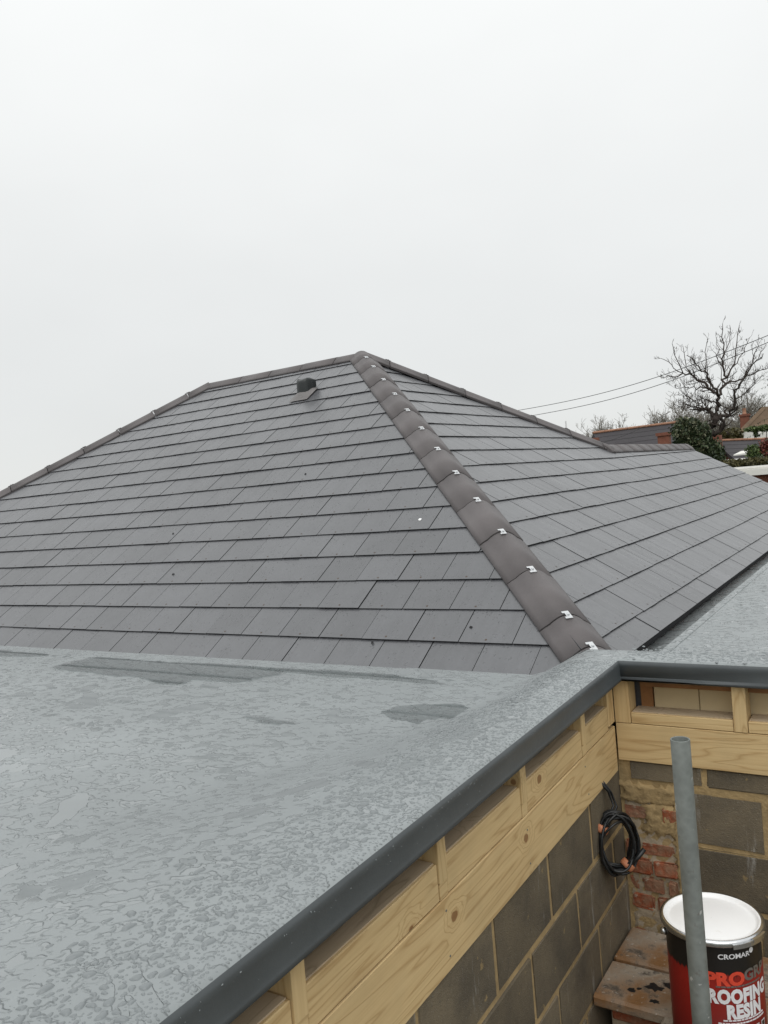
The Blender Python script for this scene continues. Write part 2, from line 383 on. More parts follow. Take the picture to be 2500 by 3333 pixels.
for f in (LF, RF):
    U1 = 11.3; K = 18 if f is LF else 18
    for k in range(K):
        off = (.130 if k % 2 == 0 else .283) if f is LF else (.104 if k % 2 == 0 else .262)
        for i in range(-1, int(U1/SW)+2):
            u_ = off + (i-1)*SW; w = SW-.005
            du = RN.uniform(-.0015, .0015); dn = RN.uniform(-.0012, .0016); dv = RN.uniform(-.0022, .0022)
            if RN.random() < .02: dn += .0015
            if f is LF and k == 2 and abs(u_-1.66) < .10: dn += .003
            quad = [(u_+du, k*G+dv), (u_+du+w, k*G+dv), (u_+du+w, k*G+G+.055), (u_+du, k*G+G+.055)]
            pieces = []
            for cp in convex_parts(f):
                q = clip_poly(quad, cp)
                if len(q) >= 3: pieces.append(q)
            if not pieces: continue
            if len(pieces) == 2:                                  # a slate across the seam of the two clip areas: keep it whole
                us = [p[0] for q in pieces for p in q]; vs = [p[1] for q in pieces for p in q]
                if max(vs) > k*G+G*.98: pieces = [[(min(us), k*G+dv if min(vs) < k*G+.02 else min(vs)), (max(us), k*G+dv if min(vs) < k*G+.02 else min(vs)), (max(us), max(vs)), (min(us), max(vs))]]
            for q in pieces:
                us = [p[0] for p in q]; vs = [p[1] for p in q]
                if max(us)-min(us) < .012 or max(vs)-min(vs) < .02: continue
                vis = [(u, min(v, k*G+G)) for u, v in q]
                sc = [px_of(fp(f, u, v)) for u, v in vis]
                ar = 0; inside = False
                if all(sc):
                    ar = abs(sum(sc[a][0]*sc[(a+1) % len(sc)][1]-sc[(a+1) % len(sc)][0]*sc[a][1] for a in range(len(sc))))/2
                    inside = any(0 < a[0] < 2500 and 0 < a[1] < 2180 for a in sc)
                full = len(q) == 4 and (max(us)-min(us)) > w*.98
                ALL.append(dict(f=f, k=k, q=q, dn=dn, ar=ar if inside else 0, full=full, u=u_+w/2))
ALL.sort(key=lambda d: -d['ar'])
slopes = {}
for f, poly in ((LF, LPOLY), (RF, RPOLY)):
    top = [fp(f, u, v, -.006) for u, v in poly]; bot = [fp(f, u, v, -.06) for u, v in poly]
    o = link('roof_slope', None, house) if False else None
    vs = [rel(house, p) for p in top+bot]
    sl = link('roof_slope', mesh('roof_slope', vs, slab_faces(len(poly)), M_UNDER), house); slopes[id(f)] = sl
rest = {id(LF): ([], [], []), id(RF): ([], [], [])}
for idx, d in enumerate(ALL):
    f = d['f']; top, bot = slate_geo(f, d['q'], d['k'], d['dn'], 0); n = len(top)
    riv = None
    if d['full'] and d['k'] > 0: riv = rivet_pts(f, d['u'], d['k']*G+.022, d['dn'], .0152+d['dn'])
    if idx < 300:
        org = sum(top, Vector())/n; par = slopes[id(f)]
        vs = [p-org for p in top+bot]; fs = slab_faces(n); mi = [0]+[2]*(len(fs)-1)
        if riv: fs.append(tuple(range(len(vs), len(vs)+6))); vs += [p-org for p in riv]; mi.append(1)
        link('slate', mesh('slate', vs, fs, M_SLATE, mats=[M_SLATE, M_RIVET, M_EDGE], midx=mi), par, rel(par, org))
    else:
        V, F, MI = rest[id(f)]; b0 = len(V); V += top+bot; fs = slab_faces(n, b0); F += fs; MI += [0]+[2]*(len(fs)-1)
        if riv: F.append(tuple(range(len(V), len(V)+6))); V += riv; MI.append(1)
for f in (LF, RF):
    V, F, MI = rest[id(f)]; par = slopes[id(f)]
    tag(link('slates', mesh('slates', [rel(par, p) for p in V], F, M_SLATE, mats=[M_SLATE, M_RIVET, M_EDGE], midx=MI), par), kind='stuff')
# unseen far slopes, and the house walls under the eaves
EH = fp(RF, 6.03, EV, 0); WR = fp(RF, 10.12, EV*.96, 0)
LH = fp(LF, ul+VT*c_, 0, 0)
backy = 2*APX.y-O.y
BL = Vector((LH.x, backy, O.z)); 
def solid(name, pts, mat, parent, th=.05):
    n = (pts[1]-pts[0]).cross(pts[2]-pts[0]).normalized()
    if n.z < 0: pts = pts[::-1]; n = -n
    k = len(pts); return link(name, mesh(name, [rel(parent, p-n*.004) for p in pts]+[rel(parent, p-n*th) for p in pts], slab_faces(k), mat), parent)
WB = Vector((EH.x-(EH.z-O.z)/math.tan(TH), 0, O.z))
BE = Vector((EH.x-1.75, EH.y+1.75, EH.z-1.2))
solid('roof_slope', [RDL, APX, EH, BE, BL+Vector((0, .2, 0))], M_SLATE, house)
solid('roof_slope', [LH, RDL, BL], M_SLATE, house)
solid('roof_slope', [EH, WR, Vector((WB.x, WR.y, O.z)), Vector((WB.x, BE.y, O.z))], M_SLATE, house)
M_HWALL = plain('house_render', (.42, .40, .36), .9, .1, 3, .002)
box('wall', (LH.x+.4, O.y+.4, 0), (O.x-.35, backy-.4, O.z-.02), M_HWALL, house)
box('wall', (WB.x+.4, backy-.38, 0), (O.x-.35, 13.7, O.z-.02), M_HWALL, house)

def ridge_tiles(P0, P1, n1, n2, seams, clip=True, h=1.0, w=.14, cmat=None):
    """angled tiles with rounded backs along P0->P1; seams = distances of the joints"""
    hd = (P1-P0).normalized()
    l1 = hd.cross(n1); l2 = -hd.cross(n2)
    upv = (n1+n2).normalized()
    if l1.dot(upv) > 0: l1 = -l1
    if l2.dot(upv) > 0: l2 = -l2
    for i in range(len(seams)-1):
        a, b = seams[i]+.005, seams[i+1]-.005
        verts = []; prof = []
        pf = []
        for (l, n) in ((l1, n1), (l2, n2)):
            pf.append([l*w+n*.006, l*(w+.001)+n*.026, l*(w*.80)+n*.034*h, l*(w*.60)+n*.038*h])
        arc0, arc1 = pf[0][-1], pf[1][-1]; t0, t1 = arc0-pf[0][-2], arc1-pf[1][-2]
        ctl = arc0.lerp(arc1, .5)+upv*(.060*h+.034)*1.0
        arc = [arc0*(1-q)**2+ctl*(2*q*(1-q))+arc1*q*q for q in [i_/10 for i_ in range(1, 10)]]
        outer = pf[0]+arc+pf[1][::-1]
        crest = max(p_.dot(upv) for p_ in arc)
        inner = [l2*(w-.018)+n2*.006, upv*.015, l1*(w-.018)+n1*.006]
        sec = outer+inner; k = len(sec); org = P0+hd*((a+b)/2)
        lift = [.0, .0]
        jit = RN.uniform(-.002, .002)
        for tpos in (a, b):
            for q in sec: verts.append(P0+hd*tpos+q+upv*jit-org)
        fs = [(j, (j+1) % k, k+(j+1) % k, k+j) for j in range(k)] + [tuple(range(k))[::-1], tuple(range(k, 2*k))]
        me = mesh('ridge_tile', verts, fs, M_RIDGE)
        for pi, pl in enumerate(me.polygons):
            if 1 <= pi <= len(outer)-3: pl.use_smooth = True
        o = link('ridge_tile', me, house, rel(house, org))
        if clip and i < len(seams)-2:
            cpos = P0+hd*b+upv*(crest+.001)
            side = hd.cross(upv).normalized(); L_ = lambda x, y, z: cpos+hd*x+side*y+upv*z
            bm = bmesh.new()
            def bb(x0, x1, y0, y1, z0, z1):
                r = bmesh.ops.create_cube(bm, size=1)
                for v in r['verts']:
                    q = v.co; v.co = rel(o, L_(x0+(q.x+.5)*(x1-x0), y0+(q.y+.5)*(y1-y0), z0+(q.z+.5)*(z1-z0)))
            bb(-.034, .030, -.013, .013, 0, .004); bb(-.034, -.018, -.024, -.012, -.001, .004); bb(.014, .03, -.024, -.012, -.001, .0035)
            bb(-.008, .004, -.006, .006, .0045, .010)
            cm = bpy.data.meshes.new('clip'); bm.to_mesh(cm); bm.free(); cm.materials.append(cmat or M_CLIP)
            link('clip', cm, o)
P0 = O.copy(); seams = [-.05, .279, .553]+[.553+.4655*i for i in range(1, 11)]
hipdir = (APX-P0); HL = hipdir.length
seams = [s for s in seams if s < HL-.1] + [HL-.36+.1, HL+.02]
seams = sorted(seams)
ridge_tiles(P0, APX, LF.n, RF.n, seams)
BN = Vector((0, s_, c_))
def steps(Lg, st=.46, first=.3):
    o = [0.0]; x = first
    while x < Lg-.12: o.append(x); x += st
    return o+[Lg]
ridge_tiles(APX, RDL, LF.n, BN, steps((RDL-APX).length), clip=False)
LHN = Vector((-s_, 0, c_))
ridge_tiles(RDL, LH, LF.n, LHN, steps((LH-RDL).length), clip=True, cmat=M_RIDGE)
n_b = (EH-APX).cross(Vector((-1, 0, 0))).normalized(); n_b = n_b if n_b.z > 0 else -n_b
ridge_tiles(APX, EH+(EH-APX).normalized()*.1, RF.n, n_b, steps((EH-APX).length+.1), clip=True, cmat=M_RIDGE)
ridge_tiles(EH-Vector((0, .12, 0)), WR+Vector((0, .02, 0)), RF.n, LHN, steps((WR-EH).length+.14, .44, .44), clip=False, w=.15, h=1.15)

# roof vent: black hood standing on a moulded flashing
vu, vv = 4.03, 3.72
def VP(x, y, z): return fp(LF, vu-x*.8, vv+y*.8, .018+z)            # x to the right, y up the slope, z off the slope
org = VP(0, 0, 0)
plan = [(-.086, .16), (-.090, .02)]+[(-.090*math.cos(math.pi*i/12), -.045-.075*math.sin(math.pi*i/12)) for i in range(13)]+[(.090, .02), (.086, .16)]
vz = Vector((0, 0, 1)); V = []; npl = len(plan)
for lev in range(5):
    for (x, y) in plan:
        b0 = VP(x, y, .0); hgt = .168-.50*max(0, y+.02)
        f_ = (0, .45, .86, .96, 1.0)[lev]; ins_ = (1, .99, .97, .93, .84)[lev]
        V.append(VP(x*ins_, -.02+(y+.02)*ins_, 0)+vz*(hgt*f_))
F = [(l*npl+i, l*npl+i+1, (l+1)*npl+i+1, (l+1)*npl+i) for l in range(4) for i in range(npl-1)]
F += [(l*npl+npl-1, l*npl, (l+1)*npl, (l+1)*npl+npl-1) for l in range(4)]+[tuple(4*npl+i for i in range(npl))]
vent = link('roof_vent', mesh('roof_vent', [v-org for v in V], F, M_VENT, True), house, rel(house, org))
V = []; NX, NY = 12, 12
for j in range(NY+1):
    for i in range(NX+1):
        x = -.15+.30*i/NX; y = -.20+.30*j/NY; d = math.hypot(x/.14, (y+.02)/.17)
        V.append(rel(vent, VP(x, y, .006+.06*max(0, 1-d)**.8)))
F = [(j*(NX+1)+i, j*(NX+1)+i+1, (j+1)*(NX+1)+i+1, (j+1)*(NX+1)+i) for j in range(NY) for i in range(NX)]
link('flashing', mesh('flashing', V, F, M_FLASH, True), vent)
# ------------------------------------------------------------------ flat-roofed extension
ext = empty('flat_roof_extension', (-2.5, 1.5, 0), 'unfinished flat-roofed extension with grey resin roof, timber framing and concrete block walls', 'extension')
ZF, ZK = -.935+CZ, -.80+CZ
XK, YK = -1.083, 3.345                         # outer faces of the two kerbs
PHI = .019                                    # the long side runs very slightly out of square
def swg(x, y):
    if y >= YK: return x, y
    dx, dy = x-XK, y-YK; return XK+dx*math.cos(PHI)-dy*math.sin(PHI), YK+dx*math.sin(PHI)+dy*math.cos(PHI)
def kerb_z(d, y=3.34):
    """height across the kerb, d metres in from its outer face; the fall is spread wider away from the slates"""
    w = .30+.75*min(1, max(0, (2.9-y)/1.5))
    if d < .17: return ZK
    if d > .17+w: return ZF
    x = (d-.17)/w; return ZK+(ZF-ZK)*(x*x*(3-2*x)*.6+x*.4)
def prof_pts(y=3.34):
    p = [(0.0, ZK-.092), (-.006, ZK-.088), (-.004, ZK-.078), (0.0, ZK-.070), (0, ZK-.030)]
    for i in range(1, 7):
        a = math.pi/2*i/6; p.append((.026*(1-math.cos(a)), ZK-.026+.026*math.sin(a)))
    ds = [.026+.05*i for i in range(1, 24)]
    for d in ds: p.append((d, kerb_z(d, y)))
    return p
PR = prof_pts()
# left roof: profile swept along Y, with the mitre to the second kerb at the inner corner
ys = [-3.0, -1.5, 0, .5, 1, 1.4, 1.6, 1.8, 2, 2.2, 2.4, 2.6, 2.8, 3.0, 3.2]
V = []; F = []
n = len(PR)
tops = [i for i in range(n)]
rows = []
for y in ys: rows.append([swg(XK-d, y)+(z,) for d, z in prof_pts(y)])
rows.append([(XK-d, YK+d, z) if d >= 0 else (XK-d, YK+d, z) for d, z in PR])   # mitre line
yend = 3.60
def emit(rows, name, mat, parent, sel, smooth=True):
    V = []; F = []; k = len(sel)
    for r_ in rows: V += [rel(parent, r_[i]) for i in sel]
    for j in range(len(rows)-1):
        for i in range(k-1): F.append((j*k+i, j*k+i+1, (j+1)*k+i+1, (j+1)*k+i))
    return link(name, mesh(name, V, F, mat, smooth), parent)
FACE = list(range(0, 8)); TOPI = list(range(7, n))
# beyond the mitre the left kerb's top runs on until it meets the slates
k1 = emit(rows[:-1]+[[(XK-d, min(YK+max(d, 0), yend+.1), z) for d, z in PR]], 'kerb', M_GRP, ext, TOPI)
emit([[swg(XK-d, yy)+(z,) for d, z in PR] for yy in ys]+[[(XK-d, YK+d, z) for d, z in PR]], 'fascia_trim', M_RESIN_SHADED, ext, FACE)
xs = [XK, -.5, 0, 1.0, 3.0]
rows2 = [[(XK-d, YK+d, z) for d, z in PR if d < .56]] + [[(x, YK+d, z) for d, z in PR if d < .56] for x in xs]
TOP2 = list(range(7, len(rows2[0])))
emit(rows2, 'kerb', M_GRP, ext, TOP2)
emit(rows2, 'fascia_trim', M_RESIN_SHADED, ext, FACE)
xi = XK-1.176
def sheet(name, x0, x1, y0, y1, z, parent, nx=2, ny=2):
    V = [rel(parent, (x0+(x1-x0)*i/nx, y0+(y1-y0)*j/ny, z)) for j in range(ny+1) for i in range(nx+1)]
    F = [(j*(nx+1)+i, j*(nx+1)+i+1, (j+1)*(nx+1)+i+1, (j+1)*(nx+1)+i) for j in range(ny) for i in range(nx)]
    return link(name, mesh(name, V, F, M_GRP), parent)
sheet('roof_sheet', -12.5, xi+.14, -3.0, 3.62, ZF-.003, ext)
sheet('roof_sheet', -1.12, 3.0, YK+.526, 14.0, ZF, ext)
box('gutter', (-1.50, YK+.4, ZF-.10), (-1.123, 14.0, ZF-.062), M_GRP, ext)
box('upstand', (-1.123, YK+.45, ZF-.10), (-1.10, 14.0, ZF-.004), M_RESIN_SHADED, ext)
box('edge_strip', (-1.118, YK+.5, ZF-.002), (-1.07, 14.0, ZF+.005), M_GRP, ext, bev=.002)
# deck below the sheets
box('deck', (-12.5, -3.0, ZF-.12), (xi-.02, 3.45, ZF-.02), M_BROWN, ext)
box('deck', (XK-.5, -3.0, ZK-.19), (XK-.235, YK+.0, ZK-.14), M_BROWN, ext)

# timber below the left kerb (faces +x)
XT = -1.13
def z_(v): return v+CZ
for (y0, y1) in ((-2.9, .55), (.55, 3.365)):
    box('plank', (XT-.045, y0+.001, z_(-1.285)), (XT, y1-.001, z_(-1.092)), M_WOOD, ext, bev=.002, axis='y')
studs = [-1.8, -1.2, -.6, 0.0, .595, 1.175, 1.785, 2.345, 2.945]
prev = -2.9
for y in studs+[3.285]:
    box('rail', (XT-.095, prev+.002, z_(-1.088)), (XT-.002, y-.002, z_(-.990)), M_WOOD, ext, bev=.002, axis='y')
    box('rail_top', (XT-.094, prev+.006, z_(-.9895)), (XT-.010, y-.006, z_(-.9855)), M_WOODTOP, ext, axis='y')
    prev = y+.045
for y in studs:
    box('stud', (XT-.11, y, z_(-1.045)), (XT+.003, y+.045, z_(-.895)), M_WOOD, ext, bev=.0015, axis='z')
    box('packer', (XT-.10, y+.001, z_(-1.089)), (XT-.001, y+.044, z_(-1.0465)), M_WOOD, ext, axis='y')
box('stud', (XT-.08, 3.287, z_(-1.075)), (XT+.001, 3.366, z_(-.895)), M_WOOD, ext, bev=.002, axis='z')
box('back_board', (XT-.125, -2.9, z_(-1.09)), (XT-.112, 3.36, z_(-.86)), M_WOODTOP, ext, axis='y')
V, F = lathe([(.0003, .0012), (.0028, .0012), (.0034, 0)], 8); NAIL = mesh('nail_head', V, F, M_GALV)
for y in studs[3:]:
    for dz in (-1.13, -1.24):
        o = link('nail_head', NAIL, ext, rel(ext, (XT+.0005, y+.02+RN.uniform(-.012, .012), z_(dz)+RN.uniform(-.01, .01)))); o.rotation_euler = (0, R(90), 0)
for o in list(ext.children):
    if o.name.split('.')[0] in ('plank', 'rail', 'rail_top', 'stud', 'packer', 'back_board', 'nail_head'):
        p = o.location+ext.location; q = swg(p.x, p.y); o.location = rel(ext, (q[0], q[1], p.z))
        o.rotation_euler = (Matrix.Rotation(PHI, 3, 'Z') @ o.rotation_euler.to_matrix()).to_euler()
# timber below the right kerb (faces -y)
YT = 3.37
box('plank', (XT+.002, YT, z_(-1.240)), (2.9, YT+.045, z_(-1.0795)), M_WOOD, ext, bev=.002)
st2 = [(-1.128, -1.062), (-.655, -.604), (-.06, -.01), (.54, .59), (1.14, 1.19)]
for i, (a, b) in enumerate(st2):
    box('stud', (a, YT-.002, z_(-1.077)), (b, YT+.09, z_(-.895)), M_WOOD, ext, bev=.0015, axis='z')
    nx_ = st2[i+1][0] if i+1 < len(st2) else 2.9
    box('rail', (b+.002, YT+.001, z_(-1.077)), (nx_-.002, YT+.10, z_(-1.032)), M_WOOD, ext, bev=.002)
    box('rail_top', (b+.006, YT+.012, z_(-1.0315)), (nx_-.006, YT+.10, z_(-1.0280)), M_WOODTOP, ext)
yb = YT+.102
for (a, b) in ((-.985, -.803), (-.800, -.632), (-.629, -.30), (-.297, .2), (.203, 1.2)):
    box('board', (a, yb, z_(-1.035)), (b, yb+.02, z_(-.93)), M_BOARD, ext, bev=.0015)
box('batten', (-1.04, yb-.004, z_(-1.03)), (-.99, yb+.03, z_(-.92)), M_BROWN, ext, axis='z')
box('batten', (-1.03, YT+.06, z_(-.932)), (1.2, YT+.098, z_(-.912)), M_BROWN, ext)
box('gap_dark_sheet', (-1.125, yb+.02, z_(-1.04)), (-1.045, yb+.028, z_(-.89)), M_SLATE, ext)  # dark sheet added to stand in for the dark gap beside the stud
# block walls
def wall_blocks(parent, axis, plane, rows, l0, l1, depth=.1):
    for (zt, zb, joints) in rows:
        js = [l0]+[j for j in joints if l0 < j < l1]+[l1]
        for a, b in zip(js[:-1], js[1:]):
            a2, b2 = a+.0075, b-.0075; o_ = RN.uniform(-.0008, .0012)
            if axis == 'y':
                pa, pb = (plane-depth, a2, z_(zb)+.0075), (plane+o_, b2, z_(zt)-.0075)
            else:
                pa, pb = (a2, plane-o_, z_(zb)+.0075), (b2, plane+depth, z_(zt)-.0075)
            box('concrete_block', pa, pb, M_BLOCK, parent, bev=.006, jit=.0019, seg=2)
XW = XT-.006
w1 = box('block_wall', (XW-.095, -2.9, 0), (XW-.0050, 3.45, z_(-1.20)), M_MORTAR, ext)
def jn(start, n=30, st=.45): return [start-st*12+st*i for i in range(n)]
rows1 = [(-1.285+.02, -1.525, jn(2.085)), (-1.525, -1.762, jn(2.335)), (-1.762, -1.998, jn(2.085)), (-1.998, -2.235, jn(2.335)), (-2.235, -2.47, jn(2.085))]
wall_blocks(w1, 'y', XW, rows1, .2, 3.43)
p = w1.location+ext.location; q = swg(p.x, p.y); w1.location = rel(ext, (q[0], q[1], p.z)); w1.rotation_euler.z = PHI
YW = YT+.012
w2 = box('block_wall', (XW-.0, YW+.0050, 0), (2.9, YW+.10, z_(-1.20)), M_MORTAR, ext)
wall_blocks(w2, 'x', YW, [(-1.235, -1.330, [-.785, -.335, .115, .565])], XW+.04, 1.3)
wall_blocks(w2, 'x', YW, [(-1.342, -1.570, [-.565, -.115, .335]), (-1.570, -1.812, [-.40, .05, .5]), (-1.812, -2.05, [-.62, -.17, .28])], -.865, 1.3)
# patch of old bricks in the corner
RB = random.Random(3)
for r_ in range(9):
    zt = -1.352-.0775*r_; x = XW+.012-(0.0 if r_ % 2 == 0 else .055)
    xlim = -.885+RB.uniform(-.035, .03)
    while x < xlim-.03:
        ln = RB.choice([.105, .16, .205]); a, b = max(x, XW+.004), min(x+ln, xlim)
        if b-a > .03 and RB.random() > .04:
            pr = RB.uniform(-.012, .012)
            o = box('brick', (a+.006, YW-.004+pr, z_(zt-.066)), (b-.006, YW+.07, z_(zt)), M_BRICK, w2, bev=.008, jit=.004, rnd=RB, seg=2)
            o.rotation_euler.y = RB.uniform(-.03, .03)
        x += ln
lm = link('lime_bed', None, w2) if False else None
def lumpy(name, x0, x1, z0, z1, y, mat, parent, nx, nz, amp, seed, ragged=.02):
    rg = random.Random(seed); V = []; F = []
    off = [[rg.uniform(-1, 1) for _ in range(nx+1)] for _ in range(nz+1)]
    for j in range(nz+1):
        for i in range(nx+1):
            ed = min(i, nx-i, j, nz-j)
            dx = rg.uniform(-ragged, ragged) if i in (0, nx) else rg.uniform(-.004, .004)
            dz = rg.uniform(-ragged, ragged) if j in (0, nz) else rg.uniform(-.004, .004)
            V.append(rel(parent, (x0+(x1-x0)*i/nx+dx, y+(.012 if ed == 0 else off[j][i]*amp), z_(z0+(z1-z0)*j/nz)+dz)))
    for j in range(nz):
        for i in range(nx): F.append((j*(nx+1)+i, j*(nx+1)+i+1, (j+1)*(nx+1)+i+1, (j+1)*(nx+1)+i))
    return link(name, mesh(name, V, F, mat, True), parent)
lumpy('lime_bed', XW+.003, -.90, -2.04, -1.34, YW+.004, M_LIME, w2, 14, 40, .004, 1, .012)
lumpy('mortar_smear', XW+.004, -.84, -1.425, -1.335, YW-.006, M_MORTAR, w2, 22, 9, .005, 2, .018)
lumpy('mortar_smear', -1.04, -.885, -1.545, -1.415, YW-.008, M_MORTAR, w2, 14, 12, .005, 5, .022)
lumpy('mortar_smear', -.925, -.855, -2.02, -1.40, YW-.006, M_MORTAR, w2, 8, 46, .004, 4, .018)
# extension carcass under the sheets
box('wall', (-12.3, -2.85, 0), (XW-.10, 3.3, ZF-.13), M_HWALL, ext)
box('wall', (-1.0, YW+.12, 0), (2.9, 13.8, ZF-.13), M_HWALL, ext)

# ------------------------------------------------------------------ puddles on the flat roof
def puddle(cx, cy, rx, ry, ang, label, seed, z=None, rag=.35):
    rg = random.Random(seed); n = 120; ph = [rg.uniform(0, 6.28) for _ in range(9)]; V = [(0, 0, 0)]
    for i in range(n):
        a = 2*math.pi*i/n
        r_ = 1+sum(rag/(q+1.6)*math.sin((q+2)*a+ph[q % 9]) for q in range(0, 9))+rg.uniform(-.03, .03)
        x, y = rx*r_*math.cos(a), ry*r_*math.sin(a)
        V.append((x*math.cos(ang)-y*math.sin(ang), x*math.sin(ang)+y*math.cos(ang), 0))
    F = [(0, 1+i, 1+(i+1) % n) for i in range(n)]
    o = link('puddle', mesh('puddle', V, F, M_WATER), None, (cx, cy, (z or ZF)+.0015))
    return tag(o, label, 'puddle', 'rain puddles on the flat roof')
puddle(-3.75, 3.18, .80, .23, R(-3), 'long rain puddle on the flat roof mirroring the lowest slate courses', 1, rag=.28)
puddle(-1.72, 2.84, .21, .13, R(0), 'rain puddle at the foot of the kerb mirroring the hip tiles', 2, rag=.22)
puddle(-2.55, 3.33, .50, .07, R(-2), 'narrow rain puddle along the foot of the slates', 3)
puddle(-5.9, 3.30, .6, .12, R(0), 'rain puddle on the flat roof beyond the long one, against the slates', 4)
puddle(-1.75, .98, .16, .10, R(35), 'small rain puddle on the flat roof near the kerb, far from the slates', 5)
puddle(-2.35, 2.55, .12, .035, R(-8), 'tiny rain puddle on open flat roof beside the kerb puddle', 8)

RD = random.Random(77); V = []; F = []; CELL = {}
def drop(x, y, z, nrm, r_):
    gx, gy = int(x//.03), int(y//.03)
    for i_ in (-1, 0, 1):
        for j_ in (-1, 0, 1):
            for (px_, py_, pr) in CELL.get((gx+i_, gy+j_), ()):
                if (px_-x)**2+(py_-y)**2 < (1.12*(pr+r_))**2: return
    CELL.setdefault((gx, gy), []).append((x, y, r_))
    nrm = nrm.normalized(); a = nrm.cross(Vector((0, 1, .01))).normalized(); b = nrm.cross(a); i0 = len(V); n = 9
    ph = [RD.uniform(0, 6.28) for _ in range(2)]; el = RD.uniform(.75, 1.35); c = Vector((x, y, z))
    rad = [1+.22*math.sin(2*6.2832*q/n+ph[0])+.14*math.sin(3*6.2832*q/n+ph[1]) for q in range(n)]
    for (s, hh) in ((1., 0.), (.88, .24), (.55, .42)):
        for q in range(n): V.append(c+a*(math.cos(6.2832*q/n)*r_*s*rad[q])+b*(math.sin(6.2832*q/n)*r_*s*rad[q]*el)+nrm*(hh*r_-.0004))
    V.append(c+nrm*(.48*r_))
    for l in range(2):
        for q in range(n): F.append((i0+l*n+q, i0+l*n+(q+1) % n, i0+(l+1)*n+(q+1) % n, i0+(l+1)*n+q))
    for q in range(n): F.append((i0+2*n+q, i0+2*n+(q+1) % n, i0+3*n))
for i in range(14000):
    y = .3+RD.random()**1.05*3.0; d = abs(RD.gauss(.10, .12))+.012
    if d > .34 and RD.random() < .6: continue
    e = .01; z0_, z1_ = (kerb_z(d, y), kerb_z(d+e, y)); 
    if d < .026: z0_ = ZK-.026+math.sqrt(max(0, .026**2-(.026-d)**2)); nr = Vector(((.026-d)/.026, 0, 1))
    else: nr = Vector(((z1_-z0_)/e*-1*-1, 0, 1)); nr = Vector((-(z0_-z1_)/e*1.0, 0, 1))
    r_ = RD.choice([.0022, .003, .004, .0055, .007, .009, .011])*RD.uniform(.7, 1.25)
    if d < .05: r_ = min(r_, .0035)
    drop(*swg(XK-d, y), z0_, nr, r_)
for i in range(220):                                              # a few caught at the top of the trim face
    drop(*swg(XK, .3+RD.random()*3), ZK-.018-RD.random()**2*.05, Vector((1, 0, .25)), RD.uniform(.0009, .0019))
for i in range(1500):
    x = XK+RD.random()*1.3; drop(x, YK+abs(RD.gauss(.08, .06))+.02, ZK-.0003, Vector((0, 0, 1)), RD.choice([.003, .005, .007, .009])*RD.uniform(.7, 1.2))
t = NT('rain_drops'); t.col((.212, .230, .235)); t.p(Roughness=.05, Specular_IOR_Level=.5, IOR=1.34); M_DROP = t.m
tag(link('water_drops', mesh('water_drops', V, F, M_DROP, True)), 'beads of rain water along the kerb of the flat roof', 'water drops', kind='stuff')

# ------------------------------------------------------------------ scaffold tube
PT = -.701+CZ-.036
V, F = lathe([(.0242, 0.0), (.0242, PT-.001), (.0236, PT), (.0212, PT), (.0205, PT-.0015), (.0205, PT-.6), (0.0001, PT-.6)], 36)
me = mesh('scaffold_tube', V, F, M_GALV, True)
for pl in me.polygons:
    if abs(pl.normal.z) > .7: pl.use_smooth = False
tube = link('scaffold_tube', me, None, (-.539, 2.099, .036)); 
tag(tube, 'upright galvanised scaffold tube with open top, in front of the block wall', 'scaffold tube')

# ------------------------------------------------------------------ slabs on a low brick pier, bucket of resin on them
ZS = -1.955+CZ
sl1 = box('stone_slab', (XW+.012, 3.105, ZS-.045), (-.42, YW-.03, ZS), M_SLAB, None, bev=.008, jit=.003)
tag(sl1, 'pale worn stone slab lying against the old bricks in the corner', 'stone slab')
sl2 = box('stone_slab', (XW+.010, 2.845, ZS-.05), (-.45, 3.095, ZS-.004), M_SLAB, None, bev=.008, jit=.003)
tag(sl2, 'orange brown stone slab with dark resin splashes and a rough front edge', 'stone slab')
sl3 = box('stone_slab', (-.86, 2.55, ZS-.05), (-.42, 2.838, ZS-.002), M_SLAB, None, bev=.008, jit=.003)
tag(sl3, 'stone slab under the front of the resin bucket', 'stone slab')
pier = empty('brick_pier', (-.8, 3.0, 0), 'dark low brick pier carrying the stone slabs', 'pier')
box('core', (XW+.05, 2.93, 0), (-.47, YW-.04, ZS-.052), M_LIME, pier)
box('core', (-.82, 2.60, 0), (-.47, 2.925, ZS-.054), M_LIME, pier)
for r_ in range(4):
    zt = ZS-.062-.0775*r_; x = XW+.055+(.11 if r_ % 2 else 0)
    while x < -.9:
        b = min(x+.215, -.84); box('brick', (x, 2.915, zt-.066), (b-.01, 2.95, zt), M_BRICK, pier, bev=.006, jit=.002); x += .225
# small dark resin splashes
for i, (x, y, rx) in enumerate(((-.93, 2.98, .035), (-1.0, 2.93, .018), (-.88, 3.01, .028), (-.87, 3.16, .03), (-.98, 2.95, .012), (-.91, 2.90, .022))):
    rg = random.Random(i+40); n = 14; V = [(0, 0, .002)]
    for q in range(n):
        a = 6.2832*q/n; rr = rx*rg.uniform(.55, 1.25); V.append((rr*math.cos(a), rr*.7*math.sin(a), 0))
    o = link('resin_splash', mesh('resin_splash', V, [(0, 1+q, 1+(q+1) % n) for q in range(n)], M_BLACKRUB, True), sl1 if y > 3.1 else sl2, None)
    o.location = rel(o.parent, (x, y, (ZS if y > 3.1 else ZS-.004)+.0015))

